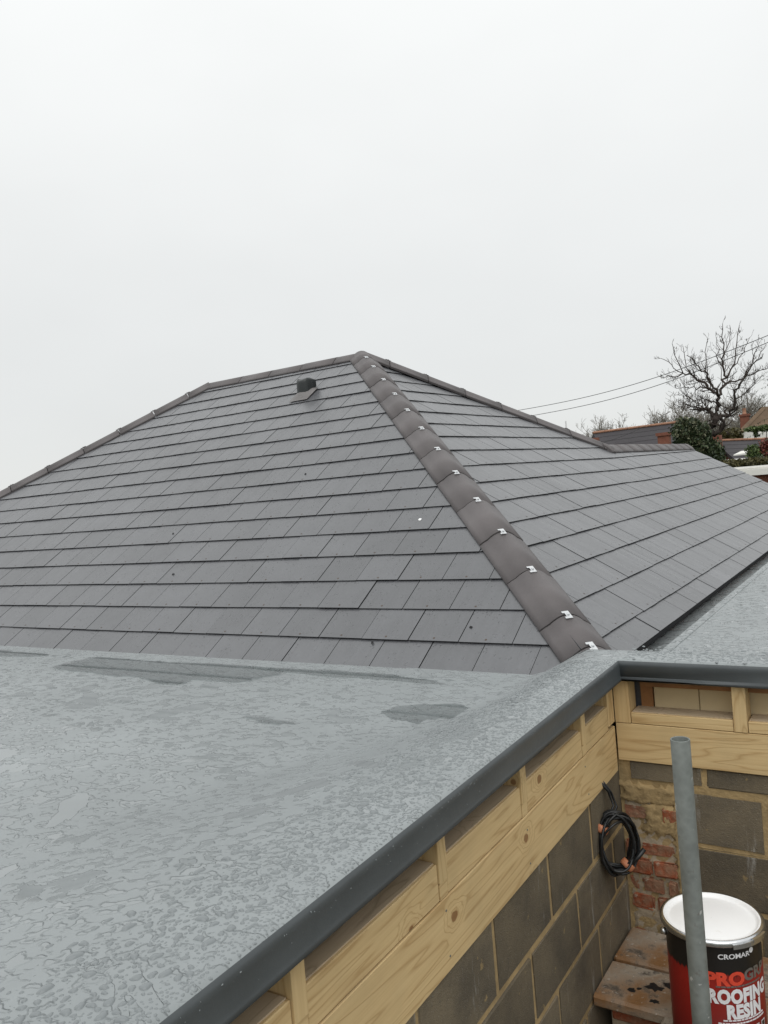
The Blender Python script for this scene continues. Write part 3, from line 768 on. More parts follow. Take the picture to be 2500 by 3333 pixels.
bc = Vector((-.662, 2.80, ZS)); BR = .160; BH = .420
bucket = empty('resin_bucket', bc, 'red and black tin of roofing resin with white lid and steel ring', 'bucket')
t = NT('tin_print'); c = t.coords(); sep = t.n('ShaderNodeSeparateXYZ'); t.set(sep.inputs[0], c)
ang = t.math('ARCTAN2', sep.outputs['Y'], sep.outputs['X'])
av = t.n('ShaderNodeCombineXYZ', {0: t.math('MULTIPLY', ang, 9.0)}).outputs[0]
edge = t.math('ADD', .345, t.math('MULTIPLY', t.noise(av, 2.0, 3, .7), -.085))
isred = t.rng(t.math('SUBTRACT', edge, sep.outputs['Z']), -.003, .003)
red = t.mix(t.rng(sep.outputs['Z'], .03, .26), (.085, .005, .005), (.27, .014, .009))
t.col(t.mix(isred, (.012, .010, .009), red)); t.p(Roughness=.32, Specular_IOR_Level=.5); M_PRINT = t.m
V, F = lathe([(0.001, 0.004), (BR-.008, 0.004), (BR-.006, 0), (BR-.006, .012), (BR-.010, .016), (BR-.010, BH-.03), (BR-.0100, BH-.012)], 64)
link('body', mesh('body', V, F, M_PRINT, True), bucket)
V, F = lathe([(BR-.010, BH-.018), (BR+.002, BH-.018), (BR+.006, BH-.012), (BR+.006, BH-.003), (BR+.002, BH+.003), (BR-.006, BH+.003)], 64)
ring = link('locking_ring', mesh('locking_ring', V, F, M_STEEL, True), bucket)
V, F = lathe([(BR-.005, BH+.002), (BR-.010, BH+.0035), (BR-.014, BH-.001), (BR-.018, BH-.007), (BR-.026, BH-.008), (BR-.03, BH-.006), (.0005, BH-.006)], 64)
link('lid', mesh('lid', V, F, M_WHITE, True), bucket)
CAMA = math.atan2(0-bc.y, 0-bc.x)                      # direction from the tin to the camera
def on_tin(me, a0, z0, rad):
    """wrap flat lettering (x along, y up) round the tin, centred at angle a0"""
    for v in me.vertices:
        a = a0+v.co.x/rad; rr = rad+v.co.z
        v.co = Vector((rr*math.cos(a), rr*math.sin(a), z0+v.co.y))
def text(body, size, a0, z0, mat, fat=0.0, narrow=1.0, slant=0.0, name='lettering', rad=BR-.0085, space=1.0):
    cu = bpy.data.curves.new(name, 'FONT'); cu.body = body; cu.size = size; cu.align_x = 'CENTER'; cu.offset = fat; cu.shear = slant; cu.space_character = space
    cu.resolution_u = 3
    tmp = bpy.data.objects.new('tmp', cu); COL.objects.link(tmp)
    bpy.context.view_layer.update()
    me = bpy.data.meshes.new_from_object(tmp.evaluated_get(bpy.context.evaluated_depsgraph_get()))
    bpy.data.objects.remove(tmp)
    bm = bmesh.new(); bm.from_mesh(me)
    bmesh.ops.triangulate(bm, faces=bm.faces[:]); bmesh.ops.subdivide_edges(bm, edges=[e for e in bm.edges if e.calc_length() > .018], cuts=2)
    bm.to_mesh(me); bm.free()
    for v in me.vertices: v.co.x *= narrow
    on_tin(me, a0, z0, rad)
    me.materials.clear(); me.materials.append(mat)
    return link(name, me, bucket)
M_INKW = plain('print_white', (.80, .80, .82), .4, .05, 30); M_INKR = plain('print_orange_red', (.70, .07, .035), .35, .15, 60); M_INKG = plain('print_grey', (.20, .19, .18), .3, .2, 60, metal=.4)
AC = CAMA+R(29)
text('CROMAR', .0225, AC-R(5), BH-.060, M_INKW, .0005, 1.15)
text('PRO', .058, AC-R(18), BH-.146, M_INKR, .0030, 1.12); text('GRP', .050, AC+R(24), BH-.138, M_INKG, .0020, 1.08)
text('ROOFING', .060, AC+R(2), BH-.204, M_INKW, .0036, .80, space=1.06)
text('RESIN', .060, AC+R(5), BH-.254, M_INKW, .0036, .80, space=1.06)
def ring_mark(a0, z0, r_, mat, name='emblem'):
    bm = bmesh.new(); bmesh.ops.create_circle(bm, cap_ends=True, segments=20, radius=r_); me = bpy.data.meshes.new(name); bm.to_mesh(me); bm.free(); on_tin(me, a0, z0, BR-.0088); me.materials.append(mat); return link(name, me, bucket)
ring_mark(AC+R(19), BH-.046, .009, M_INKW)
M_DARK = plain('print_black', (.014, .012, .011), .35, .1, 30)
for i in range(6):                                     # row of small square pictograms
    a0 = AC-R(34)+R(13.5)*i; bm = bmesh.new(); bmesh.ops.create_grid(bm, x_segments=4, y_segments=2, size=.0115)
    me = bpy.data.meshes.new('pictogram'); bm.to_mesh(me); bm.free(); on_tin(me, a0, BH-.302, BR-.0088); me.materials.append(M_INKW); o = link('pictogram', me, bucket)
    bm = bmesh.new(); bmesh.ops.create_grid(bm, x_segments=4, y_segments=2, size=.0085); me = bpy.data.meshes.new('pictogram_centre'); bm.to_mesh(me); bm.free(); on_tin(me, a0, BH-.302, BR-.0083); me.materials.append(M_DARK); link('pictogram_centre', me, o)
# lever latch on the ring and handle lug
def on_ring(a_from, a_to, z0, z1, r0_, r1_, name, mat, parent, n=10):
    V = []; F = []
    for i in range(n+1):
        a = a_from+(a_to-a_from)*i/n
        for (rr, zz) in ((r0_, z0), (r1_, z0), (r1_, z1), (r0_, z1)): V.append((rr*math.cos(a), rr*math.sin(a), zz))
    for i in range(n):
        for q in range(4): F.append((i*4+q, i*4+(q+1) % 4, i*4+4+(q+1) % 4, i*4+4+q))
    F += [(0, 1, 2, 3), (n*4+3, n*4+2, n*4+1, n*4)]
    return link(name, mesh(name, V, F, mat), parent)
RL = random.Random(6)                                # rows of print too small to read: plain bars
for (a_from, a_to, zz, hh, mat) in ((-30, 32, -.154, .0045, M_INKG), (-24, 34, -.264, .0040, M_INKW), (-30, 36, -.274, .0040, M_INKW)):
    q = a_from
    while q < a_to:
        w_ = RL.uniform(2.5, 6.0); on_ring(AC+R(q), AC+R(min(q+w_, a_to)), BH+zz, BH+zz+hh, BR-.0098, BR-.0086, 'small_print', mat, bucket, 3); q += w_+.9
on_ring(CAMA+R(20), CAMA+R(62), BH-.018, BH-.004, BR+.006, BR+.013, 'lever', M_STEEL, ring)
on_ring(CAMA+R(44), CAMA+R(66), BH-.008, BH+.002, BR+.008, BR+.016, 'hinge', M_STEEL, ring)
a = CAMA-R(82); V, F = lathe([(.0005, .02), (.010, .02), (.012, .012), (.014, 0.0), (.0005, 0.0)], 14)
lug = link('handle_lug', mesh('handle_lug', V, F, M_STEEL, True), bucket, ((BR-.012)*math.cos(a), (BR-.012)*math.sin(a), BH-.055)); lug.rotation_euler = (0, R(90), a)
# wire handle hanging down behind
T = Tubes(); pts = []
for i in range(21):
    q = math.pi*i/20; aa = CAMA-R(82)+q*1.0+math.pi*0
    pts.append(Vector(((BR+.006)*math.cos(CAMA-R(82)-q), (BR+.006)*math.sin(CAMA-R(82)-q), BH-.055-.10*math.sin(q))))
T.add(pts, .0025, 6); link('wire_handle', T.mesh('wire_handle', M_STEEL), bucket)

# ------------------------------------------------------------------ coil of black cable in the corner
coil = empty('cable_coil', (-1.075, 3.20, z_(-1.62)), 'coil of black cable bound with orange tape hanging in the wall corner', 'cable')
T = Tubes(); RC = random.Random(8)
cc = Vector((-1.082, 3.13, z_(-1.495)))
e1 = Vector((.80, -.46, 0)).normalized(); e1 = Vector((.72, .62, 0)).normalized(); e2 = Vector((.0, .0, 1)); e3 = e1.cross(e2)
for lp in range(11):
    rx, rz = .074+RC.uniform(-.014, .018), .112+RC.uniform(-.016, .012); o1 = RC.uniform(-.014, .014); o3 = RC.uniform(-.022, .022); tl = RC.uniform(-.25, .25)
    pts = []
    for i in range(37):
        q = 2*math.pi*i/36
        pts.append(cc+e1*(rx*math.cos(q)+o1)+e2*(rz*math.sin(q))+e3*(o3*1.0+.02*math.sin(q*2+lp)+tl*.05*math.cos(q)))
    T.add(pts, .0052, 7, cap=False)
T.add([Vector((XT-.01, 3.13, z_(-1.24))), Vector((XT+.02, 3.16, z_(-1.30))), Vector((XT+.034, 3.17, z_(-1.36))), cc+e1*-.055+e2*.06], .0055, 7)
T.add([Vector((XT-.01, 3.15, z_(-1.24))), Vector((XT+.024, 3.18, z_(-1.31))), Vector((XT+.040, 3.19, z_(-1.37))), cc+e1*-.045+e2*.05], .005, 7)
T.add([cc+e1*.04+e2*-.09+e3*.015, cc+e1*.075+e2*-.06+e3*.02, cc+e1*.105+e2*-.03+e3*.02], .009, 8)
link('cable', T.mesh('cable', M_BLACKRUB, coil.location), coil)
for (q, s) in ((2.45, 1.0), (-1.05, 1.0)):
    p = cc+e1*(.075*math.cos(q))+e2*(.108*math.sin(q)); tg = (e1*(-.075*math.sin(q))+e2*(.108*math.cos(q))).normalized()
    T = Tubes(); T.add([p-tg*.013, p-tg*.004, p+tg*.006, p+tg*.014], [.0275, .0295, .029, .027], 12); link('tape', T.mesh('tape', M_TAPE, coil.location), coil)

# ------------------------------------------------------------------ small litter on the slates
for i, (u, v, sz, mat) in enumerate(((1.62, 5.45*G, .016, M_WHITE), (1.42, .90*G, .012, M_UNDER), (.86, 1.45*G, .011, M_UNDER), (3.05, 8.4*G, .012, M_UNDER), (4.0, 5.5*G, .011, M_UNDER), (3.55, 3.4*G, .011, M_UNDER))):
    rg = random.Random(i); n = 9
    V = [fp(LF, u, v, .024)-fp(LF, u, v, 0)]
    for q in range(n):
        a = 6.2832*q/n; rr = sz*rg.uniform(.6, 1.2)
        V.append(fp(LF, u+rr*math.cos(a)*.8, v+rr*math.sin(a), .0145)-fp(LF, u, v, 0))
    o = link('moss_crumb' if mat is M_UNDER else 'bird_dropping', mesh('crumb', V, [(0, 1+q, 1+(q+1) % n) for q in range(n)], mat, True), None, fp(LF, u, v, 0))
    if mat is M_WHITE: tag(o, 'white bird dropping on a slate near the hip tiles', 'dropping')
    else: tag(o, ('', 'dark moss crumb on the lowest slate course', 'dark moss crumb on the second slate course beside the hip tiles', 'dark moss crumb halfway up the slates, below the roof vent', 'dark moss crumb on the sixth slate course, left of the white dropping', 'dark moss crumb on the fourth slate course, far from the hip tiles')[i], 'moss', 'moss crumbs on the slates')

# ------------------------------------------------------------------ background: trees, neighbours, cables
M_BARK = plain('dark_bark', (.042, .032, .027), .9, .3, 12, .01)
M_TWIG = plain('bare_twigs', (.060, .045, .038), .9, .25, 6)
M_TWIG_HAZE = plain('far_twigs_hazed', (.20, .182, .15), .9, .25, 3)  # distance haze put into the colour: far twigs paler than their bark
def leaf_mat(name, c1, c2):
    t = NT(name); i = t.island(); t.col(t.mix(i, c1, c2)); t.p(Roughness=.55, Specular_IOR_Level=.35); return t.m
M_EVER = leaf_mat('evergreen_leaf', (.016, .030, .014), (.062, .085, .034))
M_HEDGE = leaf_mat('hedge_leaf', (.045, .042, .015), (.115, .10, .035))
M_REDL = leaf_mat('red_leaf', (.10, .022, .018), (.22, .06, .04))
M_GREENL = leaf_mat('green_leaf', (.03, .055, .015), (.10, .14, .04))
M_GREYL = leaf_mat('grey_leaf', (.08, .085, .05), (.17, .17, .10))

def grow(T, p, d, ln, rad, depth, rg, up_b=.25, spread=.75, jit=.22, kids=(2, 4), twig=.004, shrink=.66):
    n = 4; pts = [p.copy()]; rs = [rad]
    for i in range(n):
        d = (d+Vector((rg.gauss(0, jit), rg.gauss(0, jit), rg.gauss(0, jit)))+Vector((0, 0, up_b*.25))).normalized()
        p = p+d*(ln/n); pts.append(p.copy()); rs.append(max(twig, rad*(1-.45*(i+1)/n)))
    T.add(pts, rs, 5 if rad > .03 else 3, cap=False)
    if depth <= 0: return
    for _ in range(rg.randint(*kids)):
        i = rg.randint(1, n); q = pts[i]
        nd = (d+Vector((rg.gauss(0, spread), rg.gauss(0, spread), rg.gauss(0, spread)+up_b))).normalized()
        grow(T, q, nd, ln*shrink*rg.uniform(.75, 1.2), max(twig, rs[i]*.6), depth-1, rg, up_b, spread, jit, kids, twig, shrink)
def bare_tree(name, base, height, width, label, seed, mat, depth=4, trunk=.25, group=None, shape=1.0):
    rg = random.Random(seed); o = empty(name, base, label, 'tree', group); T = Tubes(); C = Tubes()
    th = height*trunk; pts = [base+Vector((rg.uniform(-.1, .1)*i, rg.uniform(-.1, .1)*i, th*i/4)) for i in range(5)]
    r0_ = height*.022; T.add(pts, [r0_*(1-.1*i) for i in range(5)], 7); link('trunk', T.mesh('trunk', M_BARK, base), o)
    top = pts[-1]
    for i in range(13):
        a = 6.2832*i/13*2+rg.uniform(-.3, .3); t_ = rg.uniform(.25, 1.0)
        d = Vector((math.cos(a)*t_*width/height*1.6, math.sin(a)*t_*width/height*1.6, rg.uniform(.5, 1.1)*shape)).normalized()
        grow(C, pts[rg.randint(3, 4)], d, (height-th)*.42, r0_*.40, depth, rg, .2, .6, .16, (4, 5), .010, .66)
    link('crown', C.mesh('crown', mat, base), o); return o
def leaf_mass(blobs, n, size, rg, up_=.3):
    V = []; F = []; tot = sum(b[1].x*b[1].y*b[1].z for b in blobs)
    for (c, r_) in blobs:
        k = int(n*(r_.x*r_.y*r_.z)/tot)+30
        for _ in range(k):
            while True:
                q = Vector((rg.uniform(-1, 1), rg.uniform(-1, 1), rg.uniform(-1, 1)))
                if .35 < q.length < .85+rg.random()**3*.55: break
            p = c+Vector((q.x*r_.x, q.y*r_.y, q.z*r_.z)); s = size*rg.uniform(.5, 1.4)
            a = Vector((rg.gauss(0, 1), rg.gauss(0, 1), rg.gauss(0, 1))).normalized(); b = a.cross(Vector((rg.gauss(0, 1), rg.gauss(0, 1), rg.gauss(0, 1)))).normalized()
            i0 = len(V); V += [p-a*s, p+b*s*.5, p+a*s, p-b*s*.5]; F.append((i0, i0+1, i0+2, i0+3))
    return V, F
def bush(name, base, blobs, n, size, mat, label, cat, seed, group=None, extra=None):
    rg = random.Random(seed); o = empty(name, base, label, cat, group)
    V, F = leaf_mass(blobs, n, size, rg); link('foliage', mesh('foliage', [v-base for v in V], F, mat), o)
    T = Tubes()
    for c, r_ in blobs[:6]:
        T.add([base+Vector((rg.uniform(-.1, .1), rg.uniform(-.1, .1), 0)), (base+c)/2+Vector((rg.uniform(-.2, .2), rg.uniform(-.2, .2), 0)), c], [.05, .035, .015], 5)
    link('stem', T.mesh('stem', M_BARK, base), o); return o

# the gnarled bare tree: main limbs laid out by hand, shoots grown from them
D = 30.0; rg = random.Random(21)
g0 = A(1262, 885, D); gbase = Vector((g0.x, g0.y, 0))
gt = empty('bare_tree', gbase, 'old gnarled bare fruit tree with twisted trunk and a crown of thin shoots', 'tree')
limbs = [
 ([(1258, 900), (1270, 845), (1285, 795), (1308, 745)], [28, 26, 23, 21]),
 ([(1308, 745), (1313, 695), (1318, 645), (1325, 600)], [17, 14, 12, 11]),
 ([(1306, 745), (1278, 712), (1250, 690), (1215, 686), (1180, 693), (1140, 672), (1100, 660), (1060, 672)], [13, 12, 11, 9, 6, 4, 3, 2]),
 ([(1215, 686), (1205, 650), (1160, 630), (1110, 600), (1075, 590)], [5, 4, 3, 2.5, 1.6]),
 ([(1325, 600), (1290, 575), (1250, 545), (1200, 500), (1150, 460), (1085, 445), (1010, 468), (925, 466)], [9, 9, 9, 7, 6, 4, 3, 1.6]),
 ([(1250, 545), (1200, 538), (1130, 546), (1040, 548)], [5, 4, 2.6, 1.4]),
 ([(1325, 600), (1290, 545), (1262, 490), (1230, 430), (1180, 395), (1120, 330)], [8, 7, 6, 5, 3.5, 2]),
 ([(1325, 600), (1345, 545), (1382, 475), (1362, 430), (1345, 350), (1362, 250), (1352, 110)], [9, 8, 7, 6, 5, 3.6, 1.5]),
 ([(1382, 475), (1418, 405), (1440, 300), (1466, 120)], [6, 4.5, 3.4, 1.6]),
 ([(1345, 545), (1410, 500), (1490, 485), (1575, 440), (1650, 415)], [6, 5, 4, 3, 1.6]),
 ([(1318, 735), (1385, 738), (1412, 692), (1436, 640), (1432, 560), (1480, 500), (1555, 385), (1622, 335)], [10, 10, 8, 7, 6, 5, 3, 1.5]),
 ([(1385, 738), (1372, 700), (1375, 680)], [7, 5, 3]),
 ([(1290, 868), (1345, 825), (1362, 790), (1340, 745)], [15, 13, 10, 9]),
 ([(1436, 620), (1480, 600), (1540, 545), (1600, 470)], [4, 3, 2.4, 1.4]),
 ([(1318, 655), (1280, 645), (1230, 620), (1180, 618), (1120, 640)], [5, 4, 3, 2.4, 1.4]),
 ([(1085, 445), (1052, 370), (1012, 245)], [3.4, 2.6, 1.4]), ([(1150, 460), (1105, 385), (1084, 260)], [3.4, 2.6, 1.4]),
 ([(1085, 445), (1010, 390), (935, 345)], [3, 2.2, 1.3]),
 ([(1230, 430), (1240, 330), (1252, 215)], [3.2, 2.4, 1.3]), ([(1362, 430), (1310, 330), (1312, 215)], [3.2, 2.4, 1.3]),
 ([(1418, 405), (1500, 300), (1535, 205)], [3.2, 2.4, 1.3]), ([(1490, 485), (1560, 330), (1600, 240)], [3.2, 2.4, 1.3]),
 ([(1345, 350), (1400, 230), (1400, 120)], [3, 2.2, 1.3]), ([(1555, 385), (1610, 300), (1650, 250)], [2.4, 2, 1.2]),
]
T = Tubes(); C = Tubes(); PXM = D*.4822/FPX
for li, (pl, rr) in enumerate(limbs):
    dz = 0.0; dd = rg.choice([-1, 1])*rg.uniform(.05, .16); pts = []; rad = []
    for i, (x, y) in enumerate(pl):
        dep = D+(dd*i if li > 1 else 0); pts.append(A(x, y, dep)); rad.append(rr[i]*PXM*(1.05 if rr[i] > 9 else 1.15))
    # subdivide with a wobble so that limbs twist
    P2 = [pts[0]]; R2 = [rad[0]]
    for i in range(1, len(pts)):
        for q in (1/3, 2/3, 1):
            w = .035 if q < 1 else 0
            P2.append(pts[i-1].lerp(pts[i], q)+Vector((rg.gauss(0, w), rg.gauss(0, w), rg.gauss(0, w)))); R2.append(rad[i-1]+(rad[i]-rad[i-1])*q)
    (T if rr[0] > 9 else C).add(P2, R2, 8 if rr[0] > 9 else 5)
    if li >= 2:
        for i in range(2, len(P2)):
            for _ in range(rg.choice([1, 2, 2, 3]) if li < 15 else rg.choice([0, 1, 1, 2])):
                d = (P2[i]-P2[i-1]).normalized()
                nd = (d*.5+Vector((rg.gauss(0, .6), rg.gauss(0, .6), rg.gauss(.22, .5)))).normalized()
                grow(C, P2[i], nd, rg.uniform(.22, .52)*(1 if i < len(P2)-3 else .5), max(.007, R2[i]*.4), 2 if i > 3 else 1, rg, .3, .5, .15, (1, 3), .0046, .62)
T.add([gbase, gbase+Vector((.1, 0, 1.5)), A(1258, 900, D)], [.34, .30, 28*PXM], 9)
link('trunk', T.mesh('trunk', M_BARK, gbase), gt); link('crown', C.mesh('crown', M_TWIG, gbase), gt)

def gpt(ax, ay, d): p = A(ax, ay, d); return Vector((p.x, p.y, 0))
# bare trees behind the roofs
b = gpt(635, 830, 62); bare_tree('bare_tree', b, A(625, 690, 62).z, 2.0, 'small upright bare tree beyond the red-ridged slate roof', 3, M_TWIG_HAZE, 4, .35, None, 1.6)
b = gpt(1010, 820, 56); bare_tree('bare_tree', b, A(1010, 688, 56).z+1.2, 5.2, 'round-headed bare tree behind the red-ridged roof, beside the evergreen', 5, M_TWIG_HAZE, 4, .35)
b = gpt(1160, 820, 58); bare_tree('bare_tree', b, A(1160, 705, 58).z+1.0, 4.4, 'bare tree seen through the lower limbs of the gnarled tree', 6, M_TWIG_HAZE, 4, .35)
b = gpt(1420, 830, 64); bare_tree('bare_tree', b, A(1420, 735, 64).z+.9, 4.2, 'low bare tree left of the tall brick chimney', 7, M_TWIG_HAZE, 4, .3)
b = gpt(1585, 830, 62); bare_tree('bare_tree', b, A(1580, 565, 62).z+.8, 4.6, 'taller bare tree behind the brown roof and its brick chimney', 8, M_TWIG_HAZE, 4, .4)
b = gpt(440, 870, 50); bare_tree('bare_tree', b, A(440, 842, 50).z, 1.5, 'low bare bush top at the end of the red-ridged roof', 12, M_TWIG_HAZE, 3, .3)
# evergreen in front of the gnarled tree
D2 = 25.0; rg = random.Random(4)
blobs = []
for (x, y, rx, ry) in ((1130, 880, 85, 95), (1070, 850, 60, 70), (1200, 860, 70, 80), (1180, 960, 95, 80), (1270, 960, 75, 75), (1290, 1030, 70, 55), (1120, 960, 80, 80), (1230, 1040, 90, 70), (1330, 990, 35, 60), (1085, 790, 40, 45), (1150, 800, 50, 50)):
    k = D2*.4822/FPX; blobs.append((A(x, y, D2+rg.uniform(-.25, .25)), Vector((rx*k, .42, ry*k))))
e = bush('evergreen_bush', gpt(1200, 1000, D2), blobs, 9000, .055, M_EVER, 'dense dark evergreen bush just beyond the end of the slate roof', 'bush', 9)
V, F = leaf_mass([(b_[0]+Vector((0, -.1, .06)), b_[1]*.92) for b_ in blobs[:4]+blobs[9:]], 900, .05, rg); link('foliage', mesh('foliage', [v-e.location for v in V], F, M_GREYL), e)
# hedge, shrubs
def kk(d): return d*.4822/FPX
D3 = 24.0
bush('hedge', gpt(1530, 1060, D3), [(A(x, y, D3+rg.uniform(-.3, .3)), Vector((55*kk(D3), .5, 32*kk(D3)))) for x, y in ((1390, 1060), (1460, 1058), (1530, 1050), (1600, 1042), (1680, 1035), (1760, 1020))], 4200, .04, M_HEDGE, 'brownish clipped hedge above the white fascia of the garage', 'hedge', 14)
bush('shrub', gpt(1560, 980, 26), [(A(1560, 975, 26), Vector((45*kk(26), .4, 50*kk(26)))), (A(1580, 1000, 26), Vector((40*kk(26), .4, 40*kk(26))))], 1300, .045, M_GREENL, 'green shrub standing between the white rooflight and the red-leaved shrub', 'shrub', 15)
bush('shrub', gpt(1640, 950, 26), [(A(1640, 950, 26), Vector((38*kk(26), .4, 62*kk(26)))), (A(1665, 930, 26), Vector((40*kk(26), .4, 50*kk(26))))], 1500, .04, M_REDL, 'red-leaved shrub beside the green shrub above the hedge', 'shrub', 16)
bush('shrub', gpt(1590, 840, 40), [(A(1560, 822, 40), Vector((60*kk(40), .5, 16*kk(40)))), (A(1650, 815, 40), Vector((45*kk(40), .5, 22*kk(40)))), (A(1575, 850, 40), Vector((14*kk(40), .3, 30*kk(40))))], 900, .08, M_GREENL, 'spiky yellow-green shrub in front of the white house wall', 'shrub', 17)
bush('shrub', gpt(1400, 870, 42), [(A(1350, 870, 42), Vector((50*kk(42), .7, 40*kk(42)))), (A(1420, 865, 42), Vector((50*kk(42), .7, 48*kk(42)))), (A(1455, 880, 42), Vector((30*kk(42), .7, 40*kk(42))))], 2200, .085, M_HEDGE, 'olive shrubs between the gnarled tree and the white house', 'shrub', 18)
# palm-like conifer whose dark fronds enter the frame at the right
rgp = random.Random(2); DP = 21.0; pb = gpt(1735, 700, DP); pine = empty('conifer', pb, 'dark conifer with drooping fronds reaching past the brown roof', 'tree')
T = Tubes(); topz = A(1735, 400, DP).z; T.add([pb, Vector((pb.x, pb.y, topz))], [.12, .03], 7); link('trunk', T.mesh('trunk', M_BARK, pb), pine)
V = []; F = []
for i in range(46):
    z = topz-rgp.random()**.8*2.6; a = rgp.uniform(0, 6.2832); ln = .45+.32*(topz-z)*rgp.uniform(.6, 1.05)
    for q in range(34):
        s = q/33; p = Vector((pb.x+math.cos(a)*ln*s, pb.y+math.sin(a)*ln*s, z+.14*s-.30*s*s))
        dv = Vector((math.cos(a)*.5+rgp.gauss(0, .4), math.sin(a)*.5+rgp.gauss(0, .4), rgp.gauss(-.15, .3))).normalized(); b2 = dv.cross(Vector((0, 0, 1))).normalized(); l2 = .12*(1-.4*s); i0 = len(V)
        V += [p-b2*.012, p+b2*.012, p+dv*l2]; F.append((i0, i0+1, i0+2))
link('crown', mesh('crown', [v-pb for v in V], F, M_EVER), pine)

# neighbours
M_RSLATE = plain('far_slate', (.040, .036, .040), .7, .2, 1.2, .01, bscale=4)
M_TERRA = plain('terracotta_ridge', (.36, .19, .12), .8, .25, 3)
M_REDBRICK = plain('red_brickwork', (.20, .078, .05), .9, .25, 5, .01)
M_WHITEP = plain('white_paint', (.78, .77, .72), .6, .06, 2)
M_THATCH = plain('brown_tiled_roof', (.13, .085, .05), .9, .35, 1.0, .02, bscale=8)
M_GLASS = plain('window_glass', (.03, .035, .04), .08, .1, 2)
def gable_house(name, R0, R1, drop, run, label, mroof, mridge, mwall, courses=0, wins=()):
    """house under a ridge R0->R1; near and far slopes fall 'drop' over 'run'"""
    base = Vector(((R0.x+R1.x)/2, (R0.y+R1.y)/2, 0)); o = empty(name, base, label, 'house')
    d = (R1-R0); d.z = 0; d.normalize(); nn = Vector((d.y, -d.x, 0))
    if nn.dot(Vector((base.x, base.y, 0))) > 0: nn = -nn
    roof_parts = []
    for sgn in (1, -1):
        e0, e1 = R0+nn*run*sgn-Vector((0, 0, drop)), R1+nn*run*sgn-Vector((0, 0, drop))
        rf = solid('roof', [R0, R1, e1, e0], mroof, o, .12); roof_parts.append(rf)
        if courses and sgn == 1:
            for k in range(courses):                     # stepped courses, each its own strip
                a0, a1 = k/courses, (k+1)/courses; sl = Vector((0, 0, 1))+nn*.3; sl.normalize()
                q = [R0.lerp(e0, a0)+sl*.012, R1.lerp(e1, a0)+sl*.012, R1.lerp(e1, a1)+sl*.022, R0.lerp(e0, a1)+sl*.022]
                link('slate_course', mesh('slate_course', [rel(o, p) for p in q]+[rel(o, p-sl*.03) for p in q], slab_faces(4), mroof), o)
    T = Tubes(); n = max(2, int((R1-R0).length/.45)); 
    for k in range(n):
        a, b_ = R0.lerp(R1, k/n), R0.lerp(R1, (k+.96)/n); T = Tubes(); T.add([a+Vector((0, 0, .05)), b_+Vector((0, 0, .05))], [.055, .052], 8); link('ridge_tile', T.mesh('ridge_tile', mridge, o.location), o)
    zt = R0.z-drop; corners = [R0+nn*(run-.35), R1+nn*(run-.35), R1-nn*(run-.35), R0-nn*(run-.35)]
    inn = (R1-R0).normalized()*.3; corners = [corners[0]+inn, corners[1]-inn, corners[2]-inn, corners[3]+inn]
    V = [rel(o, Vector((p.x, p.y, 0))) for p in corners]+[rel(o, Vector((p.x, p.y, zt))) for p in corners]
    G0, G1 = (R0+inn), (R1-inn); V += [rel(o, G0-Vector((0, 0, .15))), rel(o, G1-Vector((0, 0, .15)))]
    F = [(0, 1, 5, 4), (2, 3, 7, 6), (1, 2, 6, 9, 5), (3, 0, 4, 8, 7)]
    link('wall', mesh('wall', V, F, mwall), o)
    return o, d, nn
def chimney(o, p, top, w, mat, pots=1):
    c = box('chimney', (p.x-w, p.y-w*.7, top-2.6), (p.x+w, p.y+w*.7, top-.12), mat, o)
    box('chimney_cap', (p.x-w-.05, p.y-w*.7-.05, top-.118), (p.x+w+.05, p.y+w*.7+.05, top), mat, c)
    for i in range(pots):
        V, F = lathe([(.11, 0), (.12, .05), (.10, .08), (.09, .30), (.11, .34), (.08, .34), (.07, .1)], 14)
        link('chimney_pot', mesh('chimney_pot', V, F, M_TERRA, True), c, rel(c, Vector((p.x+(i-(pots-1)/2)*.3, p.y, top))))
D4 = 34.0
h1, d1, n1_ = gable_house('slate_house', A(478, 856, D4), A(1090, 778, D4+.5), 2.3, 3.0, 'neighbouring house with dark slate roof and terracotta ridge tiles', M_RSLATE, M_TERRA, M_REDBRICK, 12)
chimney(h1, A(958, 880, 30.5), A(958, 846, 30.5).z, .21, M_REDBRICK, 0)
chimney(h1, A(490, 885, 31), A(490, 882, 31).z, .09, M_REDBRICK, 0)
D5 = 36.0
h2, d2, n2_ = gable_house('slate_house', A(1292, 908, D5), A(1700, 893, D5+.5), 1.9, 3.2, 'low house with grey slate roof and a white rooflight below the white house', M_RSLATE, M_TERRA, M_REDBRICK, 10)
box('chimney', tuple(A(1306, 900, D5-.5)-Vector((.22, .2, .8))), tuple(A(1306, 866, D5-.5)+Vector((.22, .2, 0))), M_REDBRICK, h2)
# white dormer rooflight on the low slate roof
q0, q1 = A(1425, 1003, 33.3), A(1535, 993, 33.3); apx = A(1500, 962, 34.2)
dv = Vector((0, 1.0, 0)); V = [q0, q1, q1+Vector((0, 0, .08)), q0+Vector((0, 0, .04)), A(1478, 970, 34.0), A(1532, 965, 34.0), q0+dv, q1+dv]
dl = link('rooflight', mesh('rooflight', [rel(h2, p) for p in V], [(0, 1, 2, 3), (3, 2, 5, 4), (1, 7, 5, 2), (0, 3, 4, 6), (6, 4, 5, 7), (0, 6, 7, 1)], M_WHITEP), h2)
# white gutter line under the low slate roof
bx = A(1350, 1040, 31.5); by = A(1600, 1022, 31.5)
T = Tubes(); T.add([bx, by], .06, 8); link('gutter', T.mesh('gutter', M_WHITEP, h2.location), h2)
